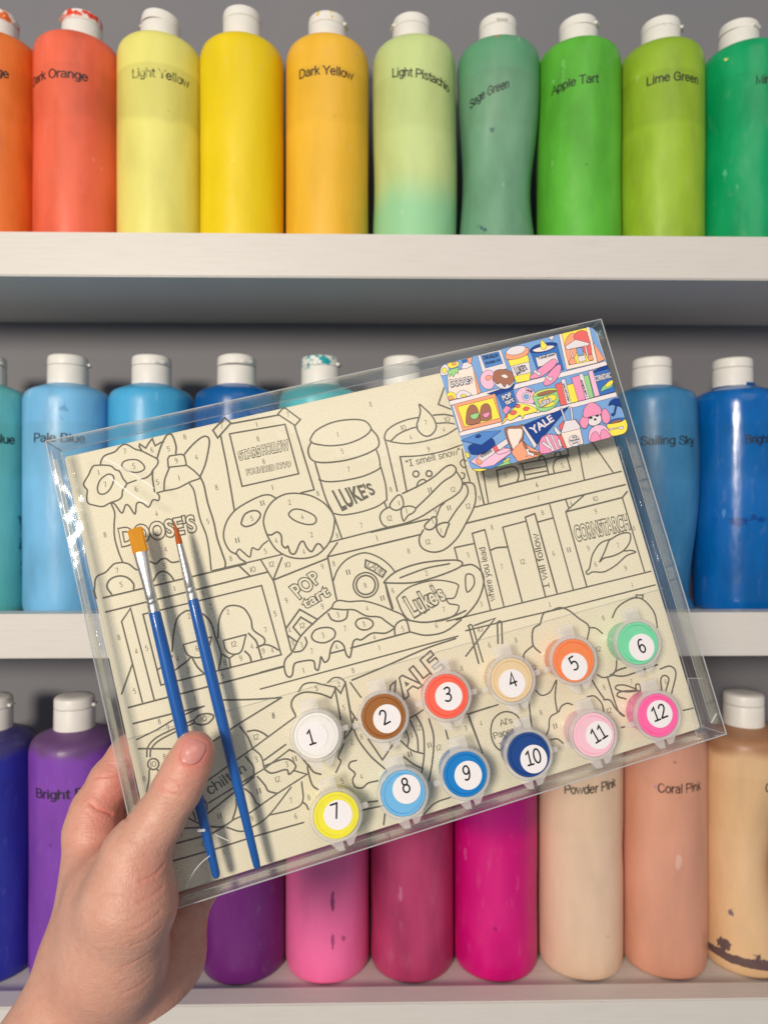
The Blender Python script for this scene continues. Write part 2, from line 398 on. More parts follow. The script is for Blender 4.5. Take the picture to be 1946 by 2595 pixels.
# ------------------------------------------------------------ printed drawings, in hundredths of a millimetre on the box's own plane
ART = [["sc",[-12643,8566,-12355,8901,-12091,9243,-11843,9253,-11326,9105,-11130,8865,-10965,8738,-10880,8367,-10777,8081,-11016,7820,-11112,7554,-11304,7428,-11697,7381,-12043,7294,-12393,7438,-12653,7618,-12641,7931,-12558,8199,-12636,8391]],
["sc",[-12095,8201,-11883,8554,-11517,8726,-11294,8614,-11322,8359,-11561,8012,-11840,7860,-12070,7934]],
["s",[-11735,9244,-11646,9456,-11431,9638,-10976,9705,-10718,9878,-10479,9956,-10280,9850,-10053,9619,-9757,9443,-9383,9118,-9175,8921,-9153,8768,-9276,8592,-9479,8436,-9628,8267,-9876,8152,-10099,8148]],
["s",[-10777,8081,-10604,8114,-10321,8144]],
["sc",[-10794,9017,-10653,9159,-10319,9166,-10012,9045,-9826,8754,-9869,8560,-10187,8502,-10545,8636,-10772,8866]],
["p",[-9757,9443,-9840,9698,-9789,9804,-9567,9545,-9346,9787,-9175,9924,-9117,9556,-8813,9661,-8703,9652]],
["s",[-9169,8948,-8851,9492,-8536,9891,-8344,9995,-8221,9787,-8189,9305,-8276,8970]],["s",[-9479,8436,-9576,8050,-9622,7419]],
["s",[-7897,8850,-7451,9188,-6995,9438,-6705,9458,-6616,9228,-6788,8733,-7066,8147,-7411,7640]],
["pc",[-8696,8805,-8585,8926,-8031,8882,-7916,8766,-7913,8410,-7965,8305,-8758,8408]],["s",[-8722,8370,-9049,7862,-9187,7370]],
["s",[-7932,8326,-7668,7997,-7444,7618,-7490,7541,-7957,7478,-8553,7331,-9165,7347,-9529,7338]],
["s",[-11697,7381,-11501,7275,-11279,6787,-11045,7104,-10895,7037,-10716,6600,-10531,7063,-10290,7032,-10044,6768,-9787,7052,-9556,6966,-9460,7146,-9529,7338]],
["s",[-11651,7341,-11590,6865,-11733,6327,-11836,5724,-11810,5090,-11735,4560]],
["s",[-7976,7395,-7859,7044,-7879,6346,-7884,5590,-7784,4810,-7829,4012,-7939,3178]],
["s",[-7424,7584,-7353,7154,-7373,6338,-7311,5388,-7331,4579,-7272,3870,-7228,3339,-7345,3082]],["p",[-13314,3164,-6316,3067]],
["p",[-13348,2504,-5444,2437]],["p",[-6656,3068,-6286,2483]],
["s",[-11741,4533,-12087,4565,-12332,4431,-12583,4270,-12948,4196,-13095,4010,-13200,3644,-13325,3509,-13208,3227]],
["s",[-11741,4533,-11476,4379,-11265,4098,-11122,4004]],["s",[-12514,3212,-12643,3610,-12447,3897,-12055,3963,-11707,3816,-11483,3476,-11516,3202]],
["s",[-11033,4407,-10593,4294,-10306,4105,-10030,4234,-9813,4218,-9591,3978,-9239,3944]],
["s",[-10583,3353,-10330,3628,-10046,3668,-9817,3466,-9689,3177]],["pc",[-6342,9677,-5656,10148,-5443,9827,-6211,9257]],
["pc",[-3157,9747,-2793,10029,-2160,9241,-2483,9012]],["s",[-6048,9338,-6114,7715,-6252,5683]],["p",[-5450,9798,-3139,9701]],
["p",[-2511,9019,-2360,5727,-3003,5736]],["pc",[-5619,9327,-2943,9181,-2889,6664,-5639,6698]],
["s",[-4199,5734,-4458,5976,-4847,6042,-5511,5911,-6198,5670,-6692,5267,-6982,4757,-7031,4305,-6908,3868,-6681,3636]],
["s",[-6681,3636,-6469,3814,-6314,3629,-6072,3335,-5866,3718,-5617,3567,-5342,3759,-5086,3868]],["s",[-6647,3657,-6519,3364,-6338,3172]],
["sc",[-6060,5050,-5813,5369,-5395,5440,-5144,5290,-5170,5061,-5487,4818,-5898,4775,-6066,4905]],
["sc",[-5048,4854,-4791,5319,-4356,5684,-3794,5842,-3231,5762,-2596,5487,-2072,4999,-1798,4454,-1776,4033,-2082,3340,-2484,2912,-3020,2638,-3659,2639,-4294,2878,-4761,3319,-4978,3841,-5074,4392]],
["sc",[-3789,4922,-3528,5034,-3151,4911,-2711,4564,-2613,4302,-2761,4132,-3101,4176,-3557,4450,-3803,4748]],
["s",[-5040,4178,-4857,4102,-4552,4172,-4409,3930,-4477,3538,-4355,3331,-4226,3386,-4192,3056,-3981,2973,-3647,3385,-3463,3426,-3375,3081,-3198,2860,-2895,3134,-2731,3092,-2622,2830]],
["sc",[-1913,8209,-1532,8545,-703,8747,186,8693,856,8475,1087,8082,933,7842,458,7648,-290,7550,-1102,7652,-1754,7898,-1921,8059]],
["s",[-1952,8006,-2154,7721,-2184,7366,-2018,7085,-1532,6895,-609,6776,362,6816,1071,6982,1282,7207,1288,7574,1093,7989]],["p",[-1997,7050,-1961,6138]],
["s",[1063,6953,1100,6517,1051,6102]],["s",[-2017,6152,-1651,5961,-970,5836,38,5802,792,5922,1065,6038]],["s",[-1968,6110,-1918,5140,-1757,4385]],
["s",[1065,6038,1066,5127,942,4433]],["s",[-1729,4378,-1274,4192,-397,4135,400,4206,934,4404]],["p",[-1744,4203,-1648,3082]],["p",[791,4319,816,4072]],
["p",[-7868,3136,-4619,3078]],["p",[-5602,3040,-5283,2003]],["p",[-4625,2934,-5283,2003]],["p",[-2235,3084,647,3095,1776,3051]],
["p",[-2548,2429,1594,2378]],["p",[-1911,2972,-2548,2429]],["s",[1589,7396,1796,7717,2284,7941,2926,8039,3510,8027]],
["s",[4301,7967,4867,7867,5255,7683]],["s",[1652,7289,2052,7072,2728,6849,3637,6788,4584,6842,5335,7070]],
["s",[1866,7177,2333,7436,2982,7561,3354,7567]],["s",[4306,7530,4871,7429,5208,7287]],
["sc",[3743,8658,3950,8392,4205,7958,4298,7500,4188,7215,3883,7008,3584,7048,3357,7349,3348,7661,3576,8043,3714,8322]],
["s",[1618,7390,1604,6535,1539,4694]],["s",[5248,5971,5183,5182,5190,4318]],["p",[1988,4554,2126,6318]],["s",[2126,6318,3150,6133,4250,6086,5305,6175]],
["sc",[2804,5267,2735,5174,2621,5159,2534,5223,2516,5337,2590,5429,2699,5445,2791,5380]],
["sc",[3443,5130,3374,5037,3267,5026,3172,5086,3166,5197,3227,5287,3342,5302,3429,5238]],["s",[5290,5342,5131,5442,4965,5296,5055,5059,5209,5052]],
["s",[4894,4821,5024,4727,4939,4533,4826,4530]],["s",[2499,4641,2691,4898,2952,4956,3065,4807]],
["s",[1765,4518,2637,4698,3437,4930,4151,5277,4532,5308,4680,5057,4454,4805,3837,4587,2957,4072,2237,3675]],
["s",[4656,4971,4811,4411,4640,4023,4233,3787,3561,3588,2885,3363,2351,3194,1592,3084,625,3075]],["s",[1002,4042,611,3930,396,3684,419,3319,628,3087]],
["sc",[1032,4155,1342,4410,1607,4496,1697,4262,1634,3916,1297,3789,1036,3944]],
["sc",[1619,3859,1975,3831,2201,3654,2034,3484,1740,3407,1473,3204,1443,3542,1511,3796]],
["s",[4800,4260,4959,4160,4957,3823,4716,3516,4167,3104,3598,2610]],["s",[3647,3567,3391,3418,3094,3008]],
["s",[4845,4310,5224,4218,5351,4002,5255,3443,4994,2959,4544,2463,3861,1789,3205,1415,2695,1336,2248,1480,1969,1790,1990,2204,2296,2546]],
["sc",[2407,2728,2632,2883,2951,3044,3063,2895,2957,2620,2703,2473,2446,2538]],
["sc",[3043,2598,3360,2639,3611,2546,3454,2314,3173,1963,2991,2190,2947,2472]],["p",[5259,9284,4681,8442,5235,8063]],["p",[5642,4701,5575,3028]],
["p",[5965,4622,5796,3034]],["p",[5068,3001,12948,2941]],["p",[4446,2336,12958,2232]],["p",[-217,3061,2662,2995]],["p",[-392,2393,2064,2364]],
["p",[6665,4526,6551,3689,7504,3702]],["s",[6665,4526,7485,4513,7702,4274,7677,3970,7504,3702]],["p",[8008,4449,7954,3716]],["p",[9245,4401,9205,3723]],
["p",[8000,4202,9228,4124]],["p",[8022,3948,9218,3876]],["s",[9509,3662,9550,4014,9806,4329,10394,4345]],["p",[10394,4345,10373,3627,9509,3662]],
["p",[7504,3702,9509,3662]],["p",[7876,4544,10482,4418]],["p",[10540,4720,10485,4323]],["p",[11115,4677,10929,2991]],["p",[11912,4709,12511,3014]],
["s",[8915,4481,9035,4671,9207,4598,9194,4445]],["s",[9750,4468,9919,4710,10092,4637,10100,4447]],["p",[9694,2234,9723,1793]],
["p",[9521,1657,9714,1764,10698,2235]],["p",[9521,1657,12609,1638,12946,1869]],["p",[9521,1657,9488,-2160]],["p",[12609,1638,12614,-2212]],
["p",[8818,2203,8778,-2185]],["p",[2233,-1995,7242,-2141,12947,-2299]],["p",[3013,-2673,4525,-2721,8153,-2892,12952,-3006]],["p",[4600,1782,5260,1809]],
["p",[4600,1782,4463,-2071]],["p",[5260,1809,5156,-2018]],["p",[3548,1327,4552,1281]],["p",[3548,1327,3545,699]],["s",[5273,765,5624,796,6097,706]],
["p",[6168,1701,7365,1705]],["p",[6168,1701,6095,-2107]],["p",[7424,1905,7947,1958]],["p",[7424,1905,7309,-2129]],["p",[7947,1958,7922,-2080]],
["p",[8007,1513,8808,1527]],
["s",[11406,-226,10799,-300,10243,-741,9903,-1326,9676,-1480,9719,-1613,10021,-1570,10558,-1709,11254,-1553,11939,-1238,12447,-1184,12262,-1043,11920,-987]],
["sc",[11403,-238,11967,-103,12405,-170,12439,-377,12239,-698,11829,-963,11275,-1068,10759,-1058,10497,-1174,10830,-830,11247,-321]],
["p",[-12242,-1874,-12352,1904,-11843,2382,-11715,-1913]],["p",[-12307,-102,-13286,-1662]],["pc",[-11365,1975,-5861,1894,-5742,-1457,-11293,-1346]],
["p",[-13291,-1932,-5745,-2020]],["s",[-10474,4,-10268,673,-9946,1371,-9563,1607,-9291,1591,-8755,1279,-8488,756,-8456,183,-8381,-679,-8651,-1359]],
["s",[-8350,42,-8099,877,-7750,1294,-7350,1330,-6907,1070,-6705,504,-6714,-4,-6329,-505,-6393,-771,-6682,-805]],["p",[-9920,160,-9232,169,-8624,173]],
["s",[-9932,107,-9842,-335,-9460,-579,-9004,-509,-8630,146]],["p",[-8140,-127,-7081,-132]],
["s",[-8140,-127,-8135,-578,-7866,-848,-7468,-816,-7081,-132]],["s",[-10521,-205,-10910,-486,-11269,-637]],
["s",[-10504,-848,-9902,-597,-9711,-483,-9550,-972,-9313,-1371]],["p",[-8381,-679,-8066,-989,-8101,-1371]],["p",[-8066,-989,-7761,-876]],
["s",[-6963,-107,-6724,-511,-6682,-805,-6652,-1377]],["s",[-6748,-843,-6347,-811,-6049,-977,-5823,-1209]],["s",[-7311,-859,-7152,-1127,-7137,-1412]],
["p",[-5267,1994,-5244,-1387]],["p",[-5294,2001,-2608,2351]],["p",[-2532,2420,-2617,372]],["p",[-5240,-337,-4412,357,-3718,-316]],
["p",[-4659,-864,-4907,-369,-4445,-7,-3988,-473]],["p",[-5260,-645,-4885,-1087]],
["s",[-2572,1232,-2213,1722,-1715,2063,-1090,2196,-634,2127,-133,1773,226,1326,438,887]],
["sc",[-522,520,-801,161,-1253,99,-1616,375,-1682,824,-1406,1185,-953,1249,-587,972]],
["sc",[-661,557,-870,278,-1218,235,-1499,443,-1544,788,-1336,1067,-989,1111,-706,903]],["pc",[-802,1827,-916,1504,-578,1210,-234,827,6,1059,-352,1505]],
["p",[-175,488,-209,-89,-169,-829]],["s",[-2931,50,-2767,238,-2522,289,-2044,104,-1378,-43,-712,-423,-169,-829,224,-1138,380,-1442]],
["s",[-2918,-11,-2412,-192,-1923,-334,-1446,-750,-856,-966,-582,-1271,-268,-1646]],
["s",[-2931,50,-3718,-316,-4659,-864,-5204,-1455,-5575,-1693,-5732,-1988,-5744,-2378,-5618,-2554,-5453,-2459,-5308,-2104,-5110,-1990,-4397,-2100,-4377,-2474,-4263,-2590,-4110,-2321,-3982,-2044,-3882,-2327,-3654,-2219,-3465,-1815,-3221,-1539,-2998,-1571,-2830,-1817,-2818,-2220,-2697,-2424,-2547,-2180,-2355,-1774,-2157,-1684,-1946,-1770,-1377,-1607,-774,-1770,-303,-1665]],
["s",[-355,-1970,-254,-1592,33,-1407,345,-1462,372,-2021]],["s",[-3163,-177,-3069,-490,-2764,-658,-2403,-610,-2238,-308]],
["sc",[-4183,-1021,-3948,-770,-3541,-754,-3172,-893,-3064,-1152,-3234,-1364,-3659,-1449,-4049,-1286]],
["sc",[-2037,-997,-1871,-810,-1526,-833,-1256,-1033,-1258,-1264,-1554,-1387,-1877,-1282]],["s",[-4485,-968,-4471,-1257,-4765,-1518,-5131,-1503]],
["p",[-6856,-1987,-5732,-1988]],["p",[-3539,-1995,-2851,-2011]],["p",[-2532,-2012,372,-2021]],["p",[-7033,-2720,2575,-2820]],
["s",[-2850,-3463,-986,-3237,979,-2969,2438,-2900]],["sc",[-174,611,561,942,1884,1008,3483,714,3631,381,2500,204,1188,197,-30,492]],
["s",[584,587,1920,706,3099,636]],["p",[-162,434,-121,-731]],["s",[3631,381,4211,290,4555,-213,4456,-776,3958,-1465,3215,-1966,2709,-2063]],
["sc",[3733,-117,4072,-205,4005,-657,3575,-896]],["s",[392,-1442,1241,-1785,2405,-1866,3275,-1750]],["s",[357,-2006,1080,-2373,2005,-2451,2931,-2122]],
["sc",[501,-1472,184,-466,311,-211,1033,63,2217,44,3177,-382,3157,-669,2883,-1006,2534,-972,2585,-1218,3001,-1444,2657,-1817,1807,-1879]],
["p",[-2956,-3549,-2643,-4343]],["p",[-2798,-6264,-2395,-7355,-1727,-6795]],["s",[-3191,-3568,-3331,-5665,-2961,-6885,-2391,-7773]],
["p",[-3721,-3618,-3803,-5055]],["p",[-3191,-3568,-3275,-4784,-3089,-5286]],["s",[-5375,-3297,-5059,-3048,-4614,-3088,-4161,-3326,-3654,-3581]],
["p",[-3654,-3581,-3988,-3994]],["s",[-3988,-3994,-4421,-3676,-4985,-3434,-5375,-3409,-5691,-3544,-5847,-3835,-5766,-4303]],
["s",[-3975,-3266,-3653,-3129,-3335,-3234,-3171,-3489]],["p",[-3171,-3489,-3507,-3903,-3661,-3607]],["s",[-695,-5881,-292,-5798,32,-5691]],
["s",[-689,-5968,-562,-6794,-691,-7486]],["s",[-360,-5835,-204,-6558,-434,-7617,-768,-8414]],["s",[197,-6163,200,-7012,-140,-8038,-543,-8869]],
["s",[-1362,-6732,-988,-7289,-441,-7643]],["s",[-1395,-7506,-1048,-7942,-672,-8275]],["s",[-979,-6393,-969,-6789,-1108,-7086]],
["s",[-2846,-8193,-3297,-8170,-3615,-8296,-3919,-8152,-3945,-7815,-3773,-7590,-3971,-7256,-3858,-7040,-3573,-7040]],
["s",[-3943,-6157,-4327,-6656,-4274,-6892,-4603,-7292]],["p",[-3196,-5143,-3437,-5634,-3864,-5958,-3704,-5558]],
["p",[-3919,-9247,-3029,-9321,-1558,-9401]],["p",[-3511,-8986,-3075,-9060]],["p",[834,-6854,828,-7305]],["p",[2044,-6573,2247,-8393]],
["p",[2018,-6452,3160,-6431]],["s",[-2905,-9714,-3078,-10153]],["s",[-1284,-10309,-540,-9924,233,-9876]],["s",[-8796,-2735,-7469,-3080,-6196,-3354]],
["p",[-6196,-3354,-8287,-3954,-9596,-4400]],["p",[-5771,-4365,-7978,-5194,-10302,-6036]],["s",[-8317,-4083,-8073,-4674,-7990,-5245]],
["s",[-8037,-4410,-7689,-4454,-7403,-4646,-7188,-4901]],["p",[-7611,-5847,-6516,-5451]],["p",[-10411,-6968,-7672,-6211,-6384,-5709]],
["p",[-10565,-7403,-8220,-6431]],["s",[-8372,-5462,-8161,-5959,-8220,-6431]],["s",[-7938,-5260,-7703,-5656,-7698,-6203]],
["s",[-7673,-6102,-6667,-6066,-6302,-6501,-6675,-6775,-6755,-6533,-7412,-6504,-7684,-6262]],["s",[-6391,-5735,-6070,-6020,-5768,-6602]],
["s",[-8066,-6476,-7844,-6921,-7752,-7219,-7417,-7426]],["s",[-8750,-6816,-8504,-7158,-8385,-7571,-8256,-7717]],
["p",[-6404,-6690,-5896,-7003,-7423,-7451,-8736,-7896,-9517,-7983]],["s",[-9517,-7983,-10091,-8131,-10781,-7870,-11234,-7521,-11493,-7258]],
["s",[-9214,-7163,-9297,-7514,-9567,-7968]],["s",[-6736,-7356,-8008,-8275,-8778,-8526,-9332,-8572,-9895,-8216]],
["s",[-6213,-7265,-6357,-8066,-6806,-8311,-8002,-8250]],["s",[-6376,-8141,-6252,-8314,-6219,-8513]],["p",[-12352,-8239,-10667,-8302,-9990,-8161]],
["p",[-12690,-8921,-10611,-8979,-8773,-8954,-6563,-9004]],["p",[-11855,-7678,-10392,-8040]],["s",[-5768,-6602,-5819,-6916,-5777,-7530,-5568,-7810]],
["s",[-5742,-6610,-5584,-6985,-5296,-7179]],["s",[-10577,-6759,-10509,-7046,-10604,-7338]],["s",[-11154,-7173,-11123,-7501]],
["s",[-12570,-4253,-12440,-3860,-11990,-3558,-11093,-3381,-10197,-3243]],["s",[-12430,-4293,-12318,-3981,-11897,-3714,-10904,-3500,-10230,-3387]],
["sc",[-10206,-3284,-9996,-3125,-9648,-3127,-9373,-3258,-9386,-3408,-9664,-3570,-9964,-3550,-10194,-3419]],
["sc",[-12137,-4713,-12242,-4859,-12421,-4879,-12569,-4763,-12600,-4579,-12495,-4433,-12317,-4412,-12168,-4528]],
["p",[-13281,-2670,-11030,-2723,-9655,-2782]],["p",[-13290,-3486,-11917,-3232,-11045,-2981,-9655,-2782]],["p",[-13290,-3679,-11455,-4222]],
["s",[-12595,-4845,-12722,-5321,-12919,-5731]],["p",[-12268,-4898,-12184,-5094]],
["s",[10313,-3976,10709,-3575,11315,-3372,11861,-3370,12230,-3687,12492,-4340,12422,-5049]],["p",[11815,-3394,11827,-3230,12188,-3325,12092,-3504]],
["s",[6672,-3324,6993,-2874,7416,-2844,7876,-2822,8258,-3067,8639,-3565,9021,-4062,8769,-4639]],["s",[6672,-3324,6248,-3495,6045,-4185,6284,-4639]],
["s",[6035,-4217,5517,-4464,5388,-4781]],["s",[5570,-6302,5777,-6604,6236,-6558,6665,-6117]],["s",[9001,-4129,9344,-4257,9590,-4575]],
["s",[8757,-6415,8997,-6623,9448,-6642,9750,-6406,9908,-6021]],["s",[6699,-6127,6399,-6884,6310,-7556]],["s",[8433,-6608,8557,-7066,8741,-7576]],
["s",[6378,-7575,6592,-7357,6906,-7305,7127,-7438]],["s",[6300,-7588,5891,-7715,5671,-8206,5494,-8432]],
["s",[7961,-7287,8318,-7352,8566,-7773,8551,-8190]],["s",[8721,-7640,9025,-7761,9183,-8228,9502,-8669]],["s",[5631,-8712,5947,-8768,6162,-9037]],
["s",[9388,-6590,10000,-6830,10769,-6829,11870,-6775]],["s",[9413,-6632,9800,-6491,10265,-6476]],["s",[9217,-6649,9253,-8247,9432,-8649]],
["s",[11950,-7012,12493,-7019,12674,-7427,12162,-8286]],["s",[11705,-8016,11838,-7482,12069,-7368,12231,-7591,11919,-8076]],
["sc",[10501,-7680,10008,-7294,9587,-7177,9466,-7320,9917,-7587]],["s",[10430,-7660,9636,-7509,9435,-7665,9815,-7912]],
["sc",[10512,-7399,10689,-7448,10642,-7719,10465,-7670]],["p",[3212,-2501,3208,-4322]],["p",[3178,-2492,3302,-2441,3391,-2514,3429,-4313]],
["p",[4622,-2703,4384,-3663]],["p",[4622,-2703,4748,-2652,4837,-2725,4588,-3718]],["p",[2693,-3832,4576,-2478,3493,-2541]],
["p",[2097,-6467,3586,-6440]],["p",[2088,-6499,2240,-8248]],["p",[5097,-6657,4885,-7878]],
["sc",[2905,-7553,3151,-7075,3577,-6852,4000,-6902,4349,-7208,4471,-7794,4341,-8239,4028,-8560,3553,-8696,3104,-8498,2894,-8097]],
["p",[9201,-9144,9350,-9152]],["p",[12479,-9229,13011,-9273]],
["p",[1197,-9161,1899,-9198]]]
OUTLINED = [["STARS",[-5451,7971,-4414,7949,-4397,8444,-5437,8388]],["HOLLOW",[-4322,7969,-3047,7922,-3020,8437,-4298,8446]],
["FOUNDED",[-5292,7188,-3947,7118,-3929,7397,-5275,7465]],["1779",[-3827,7131,-3165,7091,-3145,7358,-3808,7398]],
["DOOSE'S",[-11577,5287,-8184,5143,-8157,5933,-11558,6122]],["CORNSTARCH",[9636,119,12531,22,12583,786,9681,887]],
["POP",[-4291,843,-3104,1429,-3380,1986,-4628,1522]],["tart",[-4136,313,-2868,641,-3021,1213,-4267,800]],
["Luke's",[764,-1369,2484,-935,2280,-173,487,-344]],
["YALE",[-1424,-5223,1459,-4056,1057,-3154,-1765,-4462]]]
SOLID = [["LUKE'S",[-1304,4421,479,4848,352,5416,-1554,5518]],["LANE",[-818,1537,-177,929,2,1115,-640,1723]],
["\"I smell snow\"",[2310,5753,5121,5741,5132,6052,2320,6060]],["where you lead",[4810,-1667,5020,994,4714,1013,4506,-1645]],
["I will follow",[7627,-1749,7818,1001,7504,1015,7316,-1731]],["chilton",[-10285,-6658,-8460,-6062,-8591,-5709,-10452,-6209]],
["Al's",[3413,-7424,4063,-7437,4062,-7172,3411,-7146]],["Pancake",[2982,-7917,4443,-7890,4430,-7624,2967,-7640]],
["world",[3149,-8340,4160,-8358,4157,-8120,3146,-8077]]]
NUMBERS = [[5,-8562,9275],[6,-9305,9394],[7,-10523,9626],[5,-10280,8835],[9,-8331,8629],[4,-7392,8581],[8,-7695,9663],[1,-8392,7790],[7,-11722,8283],
[1,-11890,8904],[6,-10410,7741],[5,-9402,7832],[4,-9770,6381],[8,-6809,6933],[5,-7567,5452],[8,-12227,5977],[4,-9731,4655],[5,-9950,3899],
[7,-12050,4233],[5,-12018,3559],[7,-10109,3389],[1,-9744,2765],[5,-8544,2205],[8,1367,9221],[7,-5898,9783],[7,-2690,9608],[1,-4258,9489],[8,-4371,8779],
[8,-4367,7638],[1,-4260,6313],[8,-6810,6938],[1,-579,8107],[5,-576,7253],[7,-491,6305],[8,-2236,5517],[11,-4903,5689],[2,-3648,5420],[5,-5562,5101],
[4,-3230,4593],[2,-3012,3647],[7,-592,3497],[11,-6451,4245],[4,-4705,3783],[8,-1837,3308],[5,-5311,3413],[4,-3569,2955],[8,-6943,3484],[10,-6075,2729],
[12,-5158,2752],[10,-4446,2539],[1,-10,2695],[7,3820,7687],[10,2667,7697],[10,4920,7604],[4,2884,7152],[4,4606,7148],[9,3596,6365],[8,1249,4857],
[11,3129,4364],[12,4263,4116],[1,1473,4106],[1,1732,3650],[12,846,3499],[11,3815,3282],[12,4782,3133],[9,3111,3294],[1,2860,2825],[1,3133,2304],
[12,2370,1927],[9,5422,3372],[8,5641,1835],[8,8344,1909],[3,4102,825],[8,1320,1736],[1,-14,2742],[4,8446,3336],[1,8348,2679],[5,7027,4178],
[5,10020,3963],[5,11459,4152],[4,8455,3315],[4,9909,2025],[10,11221,1918],[9,11034,1311],[9,10117,-372],[7,11664,-613],[6,10253,-1233],[9,11709,-1806],
[12,6689,-179],[6,8311,-184],[11,9120,-208],[7,5592,-149],[8,12739,-6],[1,11789,-2714],[8,9859,-3870],[1,7405,-2544],[8,-12620,1237],[4,-12014,425],
[5,-11543,435],[5,-12471,-1291],[7,-8350,1539],[2,-9387,1363],[2,-7641,1095],[12,-7707,-413],[6,-9377,-172],[9,-7567,-1115],[9,-6494,-1071],
[4,-6954,-720],[4,-6090,-1147],[7,-6169,-151],[5,-8545,-1683],[1,-9960,-2351],[8,-11710,-2896],[9,-11409,-3253],[2,-9950,-1000],[5,-5568,457],
[8,-6755,-4056],[4,-10314,-373],[8,-8291,-1123],[10,-9785,-3290],[9,-2890,2044],[8,-2324,2044],[11,-1765,1477],[8,-1134,669],[9,-4913,921],
[9,-3352,220],[5,-5567,464],[11,-488,-132],[6,92,84],[7,455,-498],[2,1890,480],[7,1921,-179],[7,2246,-1414],[6,1695,-2057],[5,79,-1786],[4,-1326,-405],
[3,-2742,-346],[3,-1662,-1086],[3,-3655,-1090],[7,-2575,-1054],[12,-4458,-404],[4,-5097,-449],[9,-5099,-1075],[3,-4725,-1245],[7,-4333,-1664],
[4,-3168,-1782],[4,-1331,-1810],[1,-1223,-2357],[1,-4923,-2425],[8,-2694,-3040],[8,-6737,-4026],[5,-4557,-3371],[2,-3488,-3483],[5,-3537,-4568],
[12,-7705,-4752],[3,-7950,-5721],[11,-6278,-6180],[3,-6672,-6311],[12,-7216,-6834],[11,-8161,-7098],[7,-6873,-7912],[8,-6066,-8016],[11,-10086,-7653],
[9,-8745,-8161],[6,-6832,-8638],[7,-11862,-7940],[6,-11033,-8613],[1,-10260,-9192],[5,-4424,-7736],[8,-3076,-6073],[2,-3562,-6183],[12,-374,-6425],
[11,-90,-7323],[12,317,-7553],[3,1774,-7066],[11,-1091,-7455],[4,-3526,-7800],[8,2343,-4329],[5,-4543,-3372],[1,-785,-6645],[2,-1083,-6560],
[3,4100,-1641],[8,9861,-3870],[8,5281,-3751],[6,3953,-3630],[12,9190,-5254],[12,5807,-5248],[8,8909,-7080],[7,10328,-7206],[8,5515,-7365],
[11,6016,-8166],[12,8849,-8204],[4,2547,-7040],[6,12045,-7683],[10,3715,-2791],[10,-12369,-4646],[10,-9781,-3326],[8,-11831,-4467],
[8,-12894,-5143]]
